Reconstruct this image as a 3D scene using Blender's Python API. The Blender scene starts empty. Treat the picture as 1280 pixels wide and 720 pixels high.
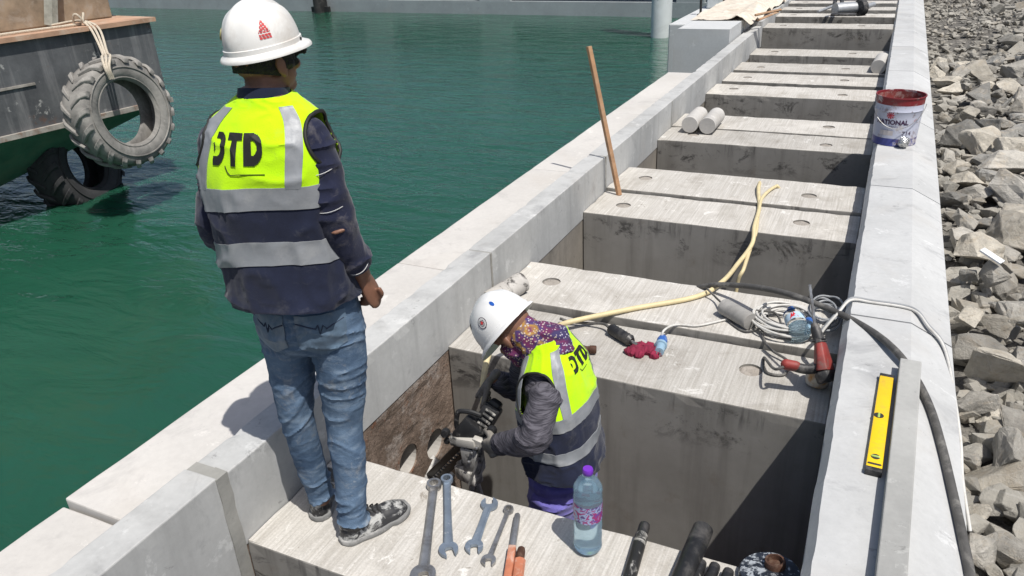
import bpy, bmesh, math, random
import numpy as np
from mathutils import Vector, Matrix, noise as mnoise
random.seed(7); rng = np.random.default_rng(7)
scene = bpy.context.scene
COL = scene.collection

# ------------------------------------------------------------------ camera
FPX, CX, CY, HCAM = 962.0, 640.0, 360.0, 1.90
def _cdir(px, py):
    d = np.array([px - CX, -(py - CY), -FPX]); return d / np.linalg.norm(d)
_Y = _cdir(1144, -128); _X = -_cdir(-1550, 5); _X = _X - _Y * (_X @ _Y); _X /= np.linalg.norm(_X)
RW = np.array([_X, _Y, np.cross(_X, _Y)])
cam_data = bpy.data.cameras.new('camera'); cam = bpy.data.objects.new('camera', cam_data); COL.objects.link(cam)
m4 = Matrix([[*RW[0], 0], [*RW[1], 0], [*RW[2], HCAM], [0, 0, 0, 1]])
cam.matrix_world = m4
cam_data.sensor_width = 36; cam_data.lens = 36 * FPX / 1280; cam_data.clip_end = 2000; cam_data.clip_start = .05
scene.camera = cam

# ------------------------------------------------------------------ sky, sun, exposure
SUN = Vector((0.412, -0.25, 1.0)).normalized()
world = bpy.data.worlds.new('World'); scene.world = world; world.use_nodes = True
wn = world.node_tree.nodes; sky = wn.new('ShaderNodeTexSky'); sky.sky_type = 'NISHITA'; sky.sun_disc = False
sky.sun_elevation = math.asin(SUN.z); sky.sun_rotation = math.atan2(SUN.x, SUN.y)
sky.air_density = 1.0; sky.dust_density = 2.5; sky.ozone_density = 1.0
world.node_tree.links.new(sky.outputs[0], wn['Background'].inputs[0]); wn['Background'].inputs[1].default_value = 0.095
sd = bpy.data.lights.new('sun', 'SUN'); sd.energy = 4.5; sd.angle = math.radians(.5); sd.color = (1, .965, .91)
so = bpy.data.objects.new('sun', sd); COL.objects.link(so); so.location = SUN * 30
so.rotation_euler = SUN.to_track_quat('Z', 'Y').to_euler()
scene.view_settings.view_transform = 'Standard'; scene.view_settings.look = 'None'
scene.view_settings.exposure = 0.08; scene.view_settings.gamma = 1; scene.view_settings.use_curve_mapping = False

# ------------------------------------------------------------------ photo pixel -> point on a known surface
CAMP = np.array([0, 0, HCAM])
def ray(px, py): return RW @ _cdir(px, py)
def G(px, py, z=0.0):
    d = ray(px, py); return CAMP + d * ((z - HCAM) / d[2])
def YP(px, py, y):
    d = ray(px, py); return CAMP + d * (y / d[1])
def XP(px, py, x):
    d = ray(px, py); return CAMP + d * (x / d[0])
def PL(px, py, p, n):
    d = ray(px, py); p = np.asarray(p, float); n = np.asarray(n, float)
    return CAMP + d * (((p - CAMP) @ n) / (d @ n))
def V(*a): return np.array(a, float)
def unit(v): v = np.asarray(v, float); return v / (np.linalg.norm(v) + 1e-12)

# ------------------------------------------------------------------ vector noise
def _hash(i, j, k, s):
    h = (i * 374761393 + j * 668265263 + k * 2147483647 + s * 974711) & 0xffffffff
    h = ((h ^ (h >> 13)) * 1274126177) & 0xffffffff
    return ((h ^ (h >> 16)) & 0xffff) / 32767.5 - 1
def vnoise(P, s=0):
    P = np.asarray(P, float); I = np.floor(P).astype(np.int64); f = P - I; f = f * f * (3 - 2 * f); out = 0
    for a in (0, 1):
        for b in (0, 1):
            for c in (0, 1):
                w = (f[:, 0] if a else 1 - f[:, 0]) * (f[:, 1] if b else 1 - f[:, 1]) * (f[:, 2] if c else 1 - f[:, 2])
                out = out + w * _hash(I[:, 0] + a, I[:, 1] + b, I[:, 2] + c, s)
    return out

# ------------------------------------------------------------------ mesh builder
class MB:
    def __init__(s): s.v = []; s.f = []
    def add(s, verts, faces):
        o = len(s.v); s.v.extend([tuple(map(float, p)) for p in verts]); s.f.extend([tuple(i + o for i in f) for f in faces]); return s
    def box(s, c, size, rz=0, M=None):
        x, y, z = [k / 2 for k in size]
        P = [V(i, j, k) for i in (-x, x) for j in (-y, y) for k in (-z, z)]
        if M is not None: P = [np.asarray(M) @ p for p in P]
        if rz: cs, sn = math.cos(rz), math.sin(rz); P = [V(p[0]*cs - p[1]*sn, p[0]*sn + p[1]*cs, p[2]) for p in P]
        return s.add([p + np.asarray(c, float) for p in P], [(0,1,3,2),(4,6,7,5),(0,4,5,1),(2,3,7,6),(0,2,6,4),(1,5,7,3)])
    def rings(s, R, cap0=True, cap1=True, closed=False):
        n = len(R[0]); o = len(s.v)
        for r in R: s.v.extend([tuple(map(float, p)) for p in r])
        m = len(R)
        for i in range(m if closed else m - 1):
            a = o + i * n; b = o + ((i + 1) % m) * n
            for k in range(n):
                l = (k + 1) % n; s.f.append((a + k, a + l, b + l, b + k))
        if not closed:
            if cap0: s.f.append(tuple(o + k for k in range(n))[::-1])
            if cap1: s.f.append(tuple(o + (m - 1) * n + k for k in range(n)))
        return s
    def tube(s, pts, r, n=10, ref=None, rb=None, cap=True, round_=False):
        """sweep an ellipse (r along side, rb along ref) down a polyline"""
        P = [np.asarray(p, float) for p in pts]; m = len(P)
        ra = [r] * m if np.isscalar(r) else list(r); rbv = ra if rb is None else ([rb] * m if np.isscalar(rb) else list(rb))
        T = [unit(P[min(i + 1, m - 1)] - P[max(i - 1, 0)]) for i in range(m)]
        if ref is None:
            ref = V(0, 0, 1) if abs(T[0][2]) < .9 else V(1, 0, 0)
        ref = np.asarray(ref, float); R = []
        if round_:
            P2, a2, b2, T2 = [], [], [], []
            for k in (1.0, .86, .5):
                c = math.sqrt(max(0, 1 - k * k)); c = max(c, .12)
                P2.append(P[0] - T[0] * (ra[0] * k)); a2.append(ra[0] * c); b2.append(rbv[0] * c); T2.append(T[0])
            P2 += P; a2 += ra; b2 += rbv; T2 += T
            for k in (.5, .86, 1.0):
                c = max(math.sqrt(max(0, 1 - k * k)), .12)
                P2.append(P[-1] + T[-1] * (ra[-1] * k)); a2.append(ra[-1] * c); b2.append(rbv[-1] * c); T2.append(T[-1])
            P, ra, rbv, T = P2, a2, b2, T2
        for p, t, a, b in zip(P, T, ra, rbv):
            sd_ = np.cross(t, ref)
            if np.linalg.norm(sd_) < 1e-4: sd_ = np.cross(t, V(.3, .5, .8))
            sd_ = unit(sd_); rf = unit(np.cross(sd_, t)); ref = rf
            R.append([p + sd_ * (a * math.cos(q)) + rf * (b * math.sin(q)) for q in np.linspace(0, 2 * math.pi, n, endpoint=False)])
        return s.rings(R, cap, cap)
    def cyl(s, a, b, r, n=20, r2=None): return s.tube([a, b], [r, r if r2 is None else r2], n)
    def lathe(s, prof, c=(0, 0, 0), axis=(0, 0, 1), n=28, cap0=True, cap1=True):
        ax = unit(axis); q = unit(np.cross(ax, V(1, 0, 0) if abs(ax[0]) < .9 else V(0, 1, 0))); w = np.cross(ax, q); c = np.asarray(c, float)
        return s.rings([[c + ax * h + (q * math.cos(t) + w * math.sin(t)) * r for t in np.linspace(0, 2 * math.pi, n, endpoint=False)] for r, h in prof], cap0, cap1)
    def ell(s, c, r, M=None, n=16, m=10):
        R = []
        for i in range(m + 1):
            ph = math.pi * (.02 + .96 * i / m)
            R.append([np.asarray(c, float) + (np.asarray(M) if M is not None else np.eye(3)) @ V(r[0]*math.sin(ph)*math.cos(t), r[1]*math.sin(ph)*math.sin(t), -r[2]*math.cos(ph)) for t in np.linspace(0, 2*math.pi, n, endpoint=False)])
        return s.rings(R)
    def prism(s, poly, a, b, fn):
        """poly 2-D outline, extruded from a to b; fn(u, v, w) -> xyz"""
        n = len(poly)
        return s.add([fn(u, v, a) for u, v in poly] + [fn(u, v, b) for u, v in poly],
                     [tuple(range(n))[::-1], tuple(range(n, 2 * n))] + [(k, (k + 1) % n, n + (k + 1) % n, n + k) for k in range(n)])

def spline(pts, k=8, closed=False):
    P = [np.asarray(p, float) for p in pts]; n = len(P); out = []
    rngn = n if closed else n - 1
    for i in range(rngn):
        p0 = P[i - 1] if (i > 0 or closed) else P[0] * 2 - P[1]; p1 = P[i]; p2 = P[(i + 1) % n]
        p3 = P[(i + 2) % n] if (i + 2 < n or closed) else p2 * 2 - p1
        for j in range(k):
            t = j / k
            out.append(.5 * ((2 * p1) + (p2 - p0) * t + (2*p0 - 5*p1 + 4*p2 - p3) * t*t + (3*p1 - p0 - 3*p2 + p3) * t**3))
    if not closed: out.append(P[-1])
    return out

WM = {}
def _link(o, parent, loc, rz, name):
    COL.objects.link(o)
    if parent is None:
        M = Matrix.Translation(Vector(loc)) @ Matrix.Rotation(rz, 4, 'Z'); o.matrix_world = M
        o.location = Vector(loc); o.rotation_euler = (0, 0, rz); WM[o.name] = M
    else:
        o.parent = parent; WM[o.name] = WM[parent.name]
def thing(name, label, cat, loc=(0, 0, 0), rz=0, group=None):
    o = bpy.data.objects.new(name, None); o.empty_display_size = .1; _link(o, None, loc, rz, name); tag(o, label, cat, group); return o
def tag(o, label=None, cat=None, group=None, kind=None):
    if label: o['label'] = label
    if cat: o['category'] = cat
    if group: o['group'] = group
    if kind: o['kind'] = kind
    return o
def mk(name, g, mat, parent=None, loc=(0, 0, 0), rz=0, smooth=True, fix=True, bevel=0, angle=40, seg=2):
    """g: MB or mesh in WORLD coordinates"""
    if isinstance(g, MB):
        me = bpy.data.meshes.new(name); me.from_pydata(g.v, [], g.f); me.update()
    else: me = g; me.name = name
    o = bpy.data.objects.new(name, me); _link(o, parent, loc, rz, name)
    me.transform(WM[o.name].inverted())
    if fix or bevel:
        bm = bmesh.new(); bm.from_mesh(me)
        bmesh.ops.recalc_face_normals(bm, faces=bm.faces)
        if bevel:
            es = [e for e in bm.edges if len(e.link_faces) == 2 and e.calc_face_angle(0) > math.radians(30)]
            bmesh.ops.bevel(bm, geom=es, offset=bevel, segments=seg, affect='EDGES', profile=.5, clamp_overlap=True)
        bm.to_mesh(me); bm.free()
    for mm in (mat if isinstance(mat, (list, tuple)) else [mat]): me.materials.append(mm)
    if smooth:
        me.shade_smooth()
        try: me.set_sharp_from_angle(angle=math.radians(angle))
        except Exception: pass
    return o
def vox(g, voxel=.008, smooth=4, disp=None):
    """one continuous surface out of overlapping volumes, then wrinkles disp(P, N) -> offset"""
    me = bpy.data.meshes.new('t'); me.from_pydata(g.v, [], g.f); me.update()
    bm = bmesh.new(); bm.from_mesh(me); bmesh.ops.recalc_face_normals(bm, faces=bm.faces); bm.to_mesh(me); bm.free()
    o = bpy.data.objects.new('t', me); COL.objects.link(o)
    r = o.modifiers.new('r', 'REMESH'); r.mode = 'VOXEL'; r.voxel_size = voxel
    if smooth: q = o.modifiers.new('s', 'SMOOTH'); q.iterations = smooth; q.factor = .5
    dg = bpy.context.evaluated_depsgraph_get(); out = bpy.data.meshes.new_from_object(o.evaluated_get(dg))
    bpy.data.objects.remove(o); bpy.data.meshes.remove(me)
    if disp is not None:
        n = len(out.vertices); P = np.empty(n * 3); out.vertices.foreach_get('co', P); P = P.reshape(-1, 3)
        N = np.empty(n * 3); out.vertex_normals.foreach_get('vector', N); N = N.reshape(-1, 3)
        P = P + N * disp(P, N)[:, None]; out.vertices.foreach_set('co', P.ravel()); out.update()
    return out

# ------------------------------------------------------------------ materials
class NT:
    def __init__(s, name, rnd=False):
        s.m = bpy.data.materials.new(name); s.m.use_nodes = True; s.t = s.m.node_tree; s.n = s.t.nodes
        s.b = s.n['Principled BSDF']; s.tc = s.n.new('ShaderNodeTexCoord'); s.vec = s.tc.outputs['Object']
        if rnd:   # every cast piece gets its own patch of the pattern
            oi = s.n.new('ShaderNodeObjectInfo'); a = s.n.new('ShaderNodeVectorMath'); a.operation = 'MULTIPLY_ADD'; s.t.links.new(oi.outputs['Random'], a.inputs[0]); a.inputs[1].default_value = (37, 19, 0); s.t.links.new(s.vec, a.inputs[2]); s.vec = a.outputs[0]; s.rand = oi.outputs['Random']
    def L(s, a, b): s.t.links.new(a, b)
    def coord(s, scale=(1, 1, 1), rot=(0, 0, 0), loc=(0, 0, 0)):
        mp = s.n.new('ShaderNodeMapping'); mp.inputs['Scale'].default_value = scale; mp.inputs['Rotation'].default_value = rot; mp.inputs['Location'].default_value = loc
        s.L(s.vec, mp.inputs[0]); return mp.outputs[0]
    def noise(s, scale=5, detail=6, rough=.6, vec=None, dist=0):
        t = s.n.new('ShaderNodeTexNoise'); t.inputs['Scale'].default_value = scale; t.inputs['Detail'].default_value = detail
        t.inputs['Roughness'].default_value = rough; t.inputs['Distortion'].default_value = dist
        s.L(vec if vec is not None else s.vec, t.inputs['Vector']); return t.outputs[0]
    def voro(s, scale, vec=None, feature='F1', out=0):
        t = s.n.new('ShaderNodeTexVoronoi'); t.feature = feature; t.inputs['Scale'].default_value = scale
        s.L(vec if vec is not None else s.vec, t.inputs['Vector']); return t.outputs[out]
    def ramp(s, fac, stops, mode='LINEAR'):
        r = s.n.new('ShaderNodeValToRGB'); e = r.color_ramp.elements; r.color_ramp.interpolation = mode
        while len(e) < len(stops): e.new(.5)
        for k, (p, c) in zip(e, stops):
            k.position = p; k.color = (c, c, c, 1) if np.isscalar(c) else (*c[:3], 1)
        s.L(fac, r.inputs[0]); return r.outputs[0]
    def mix(s, fac, a, b, mode='MIX'):
        x = s.n.new('ShaderNodeMix'); x.data_type = 'RGBA'; x.blend_type = mode; x.clamp_result = False
        for sock, v in ((x.inputs[0], fac), (x.inputs[6], a), (x.inputs[7], b)):
            if hasattr(v, 'links') or hasattr(v, 'is_linked'): s.L(v, sock)
            else: sock.default_value = v if np.isscalar(v) else (*v[:3], 1)
        return x.outputs[2]
    def math(s, op, a, b=0.0, c=None):
        x = s.n.new('ShaderNodeMath'); x.operation = op
        for sock, v in ((x.inputs[0], a), (x.inputs[1], b)) + (((x.inputs[2], c),) if c is not None else ()):
            if hasattr(v, 'is_linked'): s.L(v, sock)
            else: sock.default_value = v
        return x.outputs[0]
    def sep(s, what='Object'):
        x = s.n.new('ShaderNodeSeparateXYZ')
        if what == 'Normal': g = s.n.new('ShaderNodeNewGeometry'); s.L(g.outputs['Normal'], x.inputs[0])
        elif what == 'Position': g = s.n.new('ShaderNodeNewGeometry'); s.L(g.outputs['Position'], x.inputs[0])
        else: s.L(s.tc.outputs[what], x.inputs[0])
        return x.outputs
    def bump(s, h, strength=.3, dist=.01, prev=None):
        b = s.n.new('ShaderNodeBump'); b.inputs['Strength'].default_value = strength; b.inputs['Distance'].default_value = dist
        s.L(h, b.inputs['Height'])
        if prev is not None: s.L(prev, b.inputs['Normal'])
        return b.outputs[0]
    def done(s, col=None, rough=.8, metal=0, normal=None, spec=None, **kw):
        def put(sock, v):
            if hasattr(v, 'is_linked'): s.L(v, sock)
            else: sock.default_value = v if np.isscalar(v) or len(v) == len(sock.default_value) else (*v, 1)
        if col is not None: put(s.b.inputs['Base Color'], col)
        put(s.b.inputs['Roughness'], rough); put(s.b.inputs['Metallic'], metal)
        if normal is not None: s.L(normal, s.b.inputs['Normal'])
        if spec is not None: s.b.inputs['Specular IOR Level'].default_value = spec
        for k, v in kw.items(): put(s.b.inputs[k.replace('_', ' ')], v)
        return s.m

def concrete(name, base, grime=.35, var=.2, bumpy=.25, warm=(.30, .22, .14), stain=.0):
    n = NT(name, True); b = np.array(base)
    big = n.ramp(n.noise(1.3, 8, .65), [(.3, 0), (.7, 1)])
    c = n.mix(big, b * (1 - var), b * (1 + var * .35))
    fine = n.ramp(n.noise(38, 5, .7), [(.25, .93), (.75, 1.05)]); c = n.mix(1, c, fine, 'MULTIPLY')
    blot = n.ramp(n.noise(4.2, 9, .7, dist=.6), [(.56, 0), (.72, grime)]); c = n.mix(blot, c, b * np.array([.42, .42, .44]))
    tan = n.ramp(n.noise(2.1, 6, .6, vec=n.coord(loc=(3, 7, 1))), [(.55, 0), (.75, .3)]); c = n.mix(tan, c, n.mix(.5, b, warm))
    pit = n.ramp(n.voro(55), [(0, 1), (.11, 0)]); pm = n.ramp(n.noise(9, 2), [(.5, 0), (.6, 1)]); pits = n.math('MULTIPLY', pit, pm)
    c = n.mix(n.math('MULTIPLY', pits, .6), c, b * .35)
    c = n.mix(n.ramp(n.noise(8, 8, .78, dist=.4, vec=n.coord(loc=(6, 2, 9))), [(.63, 0), (.66, grime * 1.1)]), c, b * .5)
    c = n.mix(n.ramp(n.noise(5, 8, .75, dist=.3, vec=n.coord(loc=(2, 9, 4))), [(.60, 0), (.64, .5)]), c, np.minimum(b * 1.28, .8))
    c = n.mix(n.ramp(n.voro(120), [(0, .6), (.09, 0)]), c, b * .45)
    if stain:
        z = n.sep('Object')[2]
        st = n.noise(1, 5, .6, vec=n.coord(scale=(9, 9, .8)))
        c = n.mix(n.ramp(st, [(.5, 0), (.75, stain)]), c, b * .45)
    h = n.math('SUBTRACT', n.noise(60, 6, .65), n.math('MULTIPLY', pits, 1.2))
    return n.done(c, .88, normal=n.bump(n.noise(7, 4), .06, .02, n.bump(h, bumpy * .6, .0025)), spec=.25)

def beam_concrete(name):
    """broom-finished top, cast faces with release-oil smears"""
    n = NT(name, True)
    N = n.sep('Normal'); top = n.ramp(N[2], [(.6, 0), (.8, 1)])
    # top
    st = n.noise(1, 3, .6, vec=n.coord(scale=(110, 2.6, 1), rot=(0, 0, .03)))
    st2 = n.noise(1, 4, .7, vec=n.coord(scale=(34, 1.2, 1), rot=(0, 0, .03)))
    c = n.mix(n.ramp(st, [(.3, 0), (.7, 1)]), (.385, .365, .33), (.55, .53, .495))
    c = n.mix(n.ramp(st2, [(.45, 0), (.7, .4)]), c, (.37, .345, .305))
    c = n.mix(n.ramp(n.noise(3.2, 8, .7, dist=.8), [(.50, 0), (.72, .6)]), c, (.25, .225, .19))
    c = n.mix(n.ramp(n.noise(2.3, 7, .65, vec=n.coord(loc=(5, 2, 0))), [(.55, 0), (.7, .55)]), c, (.64, .615, .57))
    c = n.mix(n.ramp(n.noise(6.5, 7, .75, dist=.5, vec=n.coord(loc=(9, 3, 0))), [(.60, 0), (.635, .75)]), c, (.66, .645, .61))
    c = n.mix(n.ramp(n.noise(11, 7, .78, dist=.4, vec=n.coord(loc=(1, 8, 0))), [(.64, 0), (.67, .7)]), c, (.20, .175, .14))
    c = n.mix(n.ramp(n.voro(34), [(0, .7), (.05, .7), (.075, 0)]), c, (.24, .21, .18))
    c = n.mix(1, c, n.ramp(n.rand, [(0, .88), (1, 1.08)]), 'MULTIPLY')
    speck = n.ramp(n.noise(130, 3, .6), [(.2, .8), (.8, 1.12)]); c = n.mix(1, c, speck, 'MULTIPLY')
    # cast sides
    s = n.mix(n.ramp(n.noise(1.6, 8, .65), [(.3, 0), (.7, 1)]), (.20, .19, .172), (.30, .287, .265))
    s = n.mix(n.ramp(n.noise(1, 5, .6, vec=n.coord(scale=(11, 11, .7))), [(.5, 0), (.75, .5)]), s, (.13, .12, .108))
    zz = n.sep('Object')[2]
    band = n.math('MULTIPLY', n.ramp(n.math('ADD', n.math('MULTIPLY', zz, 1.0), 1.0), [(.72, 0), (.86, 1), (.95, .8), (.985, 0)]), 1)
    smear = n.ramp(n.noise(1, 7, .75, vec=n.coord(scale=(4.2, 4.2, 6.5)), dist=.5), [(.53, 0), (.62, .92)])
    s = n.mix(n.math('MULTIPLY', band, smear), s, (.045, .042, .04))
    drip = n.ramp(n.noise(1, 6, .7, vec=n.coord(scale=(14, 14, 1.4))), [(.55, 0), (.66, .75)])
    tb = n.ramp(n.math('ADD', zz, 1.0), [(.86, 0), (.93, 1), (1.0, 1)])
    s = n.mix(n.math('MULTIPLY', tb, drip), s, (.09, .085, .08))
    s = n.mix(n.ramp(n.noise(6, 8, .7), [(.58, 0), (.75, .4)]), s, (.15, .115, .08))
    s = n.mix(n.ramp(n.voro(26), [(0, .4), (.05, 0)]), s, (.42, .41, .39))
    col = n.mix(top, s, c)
    hb = n.mix(top, n.math('MULTIPLY', n.noise(40, 5, .6), .35), n.math('ADD', st, n.math('MULTIPLY', n.noise(90, 4), .5)))
    return n.done(col, .9, normal=n.bump(hb, .3, .004), spec=.2)

def plain(name, col, rough=.6, metal=0, var=.12, scale=12, dirt=None, dirt_amt=.5, dirt_scale=8, bump=.1, bscale=60, bdist=.003, lo=.5, hi=.65, **kw):
    n = NT(name); b = np.array(col)
    c = n.mix(n.ramp(n.noise(scale, 5, .6), [(.3, 0), (.7, 1)]), b * (1 - var), np.minimum(b * (1 + var), 1))
    if dirt is not None: c = n.mix(n.ramp(n.noise(dirt_scale, 8, .7, dist=.5), [(lo, 0), (hi, dirt_amt)]), c, dirt)
    return n.done(c, rough, metal, normal=n.bump(n.noise(bscale, 4), bump, bdist), **kw)

M = {}
M['parapet'] = concrete('pale_cast_concrete', (.46, .462, .452), .6, .24, .35, stain=.4)
M['coping'] = concrete('white_coping_concrete', (.485, .49, .487), .55, .2, .4)
M['apron'] = concrete('apron_concrete', (.54, .52, .49), .3, .12, .3)
M['beam'] = beam_concrete('broomed_beam_concrete')
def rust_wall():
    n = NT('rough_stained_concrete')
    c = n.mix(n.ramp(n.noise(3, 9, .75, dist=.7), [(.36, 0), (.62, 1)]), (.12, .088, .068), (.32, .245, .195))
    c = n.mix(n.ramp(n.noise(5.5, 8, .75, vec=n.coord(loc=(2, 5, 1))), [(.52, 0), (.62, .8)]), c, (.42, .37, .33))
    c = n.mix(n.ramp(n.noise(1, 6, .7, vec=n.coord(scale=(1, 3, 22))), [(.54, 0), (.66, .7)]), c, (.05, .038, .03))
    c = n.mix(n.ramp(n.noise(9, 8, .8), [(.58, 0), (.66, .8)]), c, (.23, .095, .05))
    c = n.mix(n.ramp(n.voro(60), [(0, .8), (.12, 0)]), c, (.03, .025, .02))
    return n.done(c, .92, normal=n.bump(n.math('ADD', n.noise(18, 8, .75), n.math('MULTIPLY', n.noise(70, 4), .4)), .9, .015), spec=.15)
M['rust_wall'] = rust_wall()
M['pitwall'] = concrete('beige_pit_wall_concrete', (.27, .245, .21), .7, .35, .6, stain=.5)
M['mortar'] = concrete('joint_mortar', (.33, .325, .30), .6, .3, 1.0)
M['grout'] = concrete('grout', (.33, .30, .265), .6, .3, .9)
M['core'] = concrete('core_concrete', (.48, .465, .44), .3, .2, .4)
M['darkcore'] = concrete('grey_core_concrete', (.36, .35, .33), .6, .35, .6)
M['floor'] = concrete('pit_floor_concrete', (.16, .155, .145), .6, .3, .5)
M['quay'] = concrete('far_quay_concrete', (.34, .37, .38), .3, .15, .2)
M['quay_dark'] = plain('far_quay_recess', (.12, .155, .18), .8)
M['hole'] = concrete('cut_concrete', (.44, .42, .39), .3, .2, .4)
# ------------------------------------------------------------------ water
def water_mat():
    n = NT('harbour_water')
    w1 = n.noise(1, 4, .55, vec=n.coord(scale=(1.1, 2.6, 1), rot=(0, 0, .75)), dist=.4)
    w2 = n.noise(1, 4, .6, vec=n.coord(scale=(4.5, 9.5, 1), rot=(0, 0, .6)), dist=.5)
    nb = n.bump(w2, .24, .03, n.bump(w1, .36, .16))
    c = n.mix(n.ramp(n.noise(.22, 3), [(.35, 0), (.65, 1)]), (.011, .064, .037), (.016, .078, .049))
    return n.done(c, .045, normal=nb, IOR=1.33, Subsurface_Weight=.85, Subsurface_Scale=.6, Subsurface_Radius=(.5, 1.0, .8))
M['water'] = water_mat()
g = MB()
ZW = -1.0
xs = np.linspace(-300, 1.2, 2); ys = [-150, 500]
g.add([(-400, -200, ZW), (-2.2, -200, ZW), (-2.2, 600, ZW), (-400, 600, ZW)], [(0, 1, 2, 3)])
tag(mk('harbour_water', g, M['water']), kind='structure')

# ------------------------------------------------------------------ quay: precast frames
def rough_box(x0, x1, y0, y1, z0, z1, cell=.06, bev=.007, amp=.0015, chips=.006, seed=0, top_only=True):
    """a cast block: bevelled, with chipped and wavering arrises"""
    bm = bmesh.new(); bmesh.ops.create_cube(bm, size=1)
    for v in bm.verts: v.co = Vector(((v.co.x + .5) * (x1 - x0) + x0, (v.co.y + .5) * (y1 - y0) + y0, (v.co.z + .5) * (z1 - z0) + z0))
    es = [e for e in bm.edges if (not top_only or max(v.co.z for v in e.verts) > z1 - 1e-4)]
    bmesh.ops.bevel(bm, geom=es, offset=bev, segments=2, affect='EDGES', profile=.5)
    def cut(axis, a, b):
        k = max(1, int((b - a) / cell)); nrm = Vector([1 if i == axis else 0 for i in range(3)])
        for i in range(1, k):
            p = Vector((0, 0, 0)); p[axis] = a + (b - a) * i / k
            bmesh.ops.bisect_plane(bm, geom=bm.verts[:] + bm.edges[:] + bm.faces[:], plane_co=p, plane_no=nrm)
    cut(0, x0, x1); cut(1, y0, y1)
    p = Vector((0, 0, z1 - .05)); bmesh.ops.bisect_plane(bm, geom=bm.verts[:] + bm.edges[:] + bm.faces[:], plane_co=p, plane_no=Vector((0, 0, 1)))
    P = np.array([v.co for v in bm.verts])
    near = lambda a, b: np.minimum(abs(P[:, a[0]] - a[1]), 9) < bev * 1.5
    isx = (abs(P[:, 0] - x0) < bev * 1.4) | (abs(P[:, 0] - x1) < bev * 1.4)
    isy = (abs(P[:, 1] - y0) < bev * 1.4) | (abs(P[:, 1] - y1) < bev * 1.4)
    isz = abs(P[:, 2] - z1) < bev * 1.4
    edge = (isz & (isx | isy))
    c = V((x0 + x1) / 2, (y0 + y1) / 2, (z0 + z1) / 2)
    d = np.zeros_like(P); d[:, 0] = np.where(isx, np.sign(c[0] - P[:, 0]), 0); d[:, 1] = np.where(isy, np.sign(c[1] - P[:, 1]), 0); d[:, 2] = np.where(isz, -1, 0)
    k = np.clip(vnoise(P * 21, seed) * .6 + vnoise(P * 47, seed + 1) * .5 - .12, 0, 1) * chips
    P2 = P + d * (edge * k)[:, None]
    P2[:, 2] += np.where(isz, vnoise(P * 6, seed + 2) * amp, 0)
    for v, q in zip(bm.verts, P2): v.co = Vector(q)
    me = bpy.data.meshes.new('b'); bm.to_mesh(me); bm.free(); return me
def drill(me, cyls):
    """cut round sockets out of a cast block"""
    if not cyls: return me
    o = bpy.data.objects.new('t', me); COL.objects.link(o); tmp = []
    for a, b, r in cyls:
        q = MB(); q.cyl(a, b, r, 24); m2 = bpy.data.meshes.new('c'); m2.from_pydata(q.v, [], q.f); m2.update()
        bm = bmesh.new(); bm.from_mesh(m2); bmesh.ops.recalc_face_normals(bm, faces=bm.faces); bm.to_mesh(m2); bm.free()
        oc = bpy.data.objects.new('c', m2); COL.objects.link(oc); tmp.append(oc)
        md = o.modifiers.new('b', 'BOOLEAN'); md.operation = 'DIFFERENCE'; md.object = oc; md.solver = 'EXACT'
    dg = bpy.context.evaluated_depsgraph_get(); out = bpy.data.meshes.new_from_object(o.evaluated_get(dg))
    for t in tmp + [o]: bpy.data.objects.remove(t)
    return out

XI, XO, XA = -1.77, -1.908, -2.37      # inner and outer face of sea parapet, sea edge of apron
UNITS = [
 # y0, y1, z offset, beams, label, has holes
 (-1.3, 1.355, .015, [(-1.28, -.75), (-.1, .42)], 'precast quay frame with its mortar joint beside the standing man', 0),
 (1.40, 3.340, .0, [(1.405, 1.93), (2.83, 3.338)], 'precast concrete quay frame whose open pit holds the bending worker', 1),
 (3.352, 5.235, .035, [(3.355, 3.85), (4.75, 5.233)], 'precast quay frame with cream hose dipping into its pit', 0),
 (5.247, 7.140, .055, [(5.25, 5.80), (6.66, 7.138)], 'precast quay frame under the paint bucket, oily smears in its pit', 0),
 (7.152, 9.30, .062, [(7.155, 7.67), (8.62, 9.18)], 'precast quay frame where two round cores lie beside the parapet', 0),
 (9.312, 10.95, .03, [(9.52, 10.08), (10.25, 10.83)], 'precast quay frame with two close beams beside the pale block', 0),
 (10.962, 12.30, .03, [(11.42, 11.98)], 'precast quay frame with one beam and a core by the coping', 0),
 (12.312, 14.2, .26, [(12.42, 12.95), (13.75, 14.19)], 'raised precast quay frame just before the drilling rig', 0),
 (14.212, 16.2, .30, [(14.3, 14.75), (15.3, 15.7)], 'precast quay frame at the far end beneath the drilling rig', 0),
 (16.212, 22.0, .30, [(16.3, 16.8), (17.4, 17.9), (18.5, 19.0), (19.8, 20.3), (21.2, 21.7)], 'farthest precast quay frames running on beyond the drilling rig', 0),
]
PROF = [(-.010, -1.25), (-.010, .205), (.014, .25), (.255, .25), (.425, .165), (.432, -1.25)]
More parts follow.
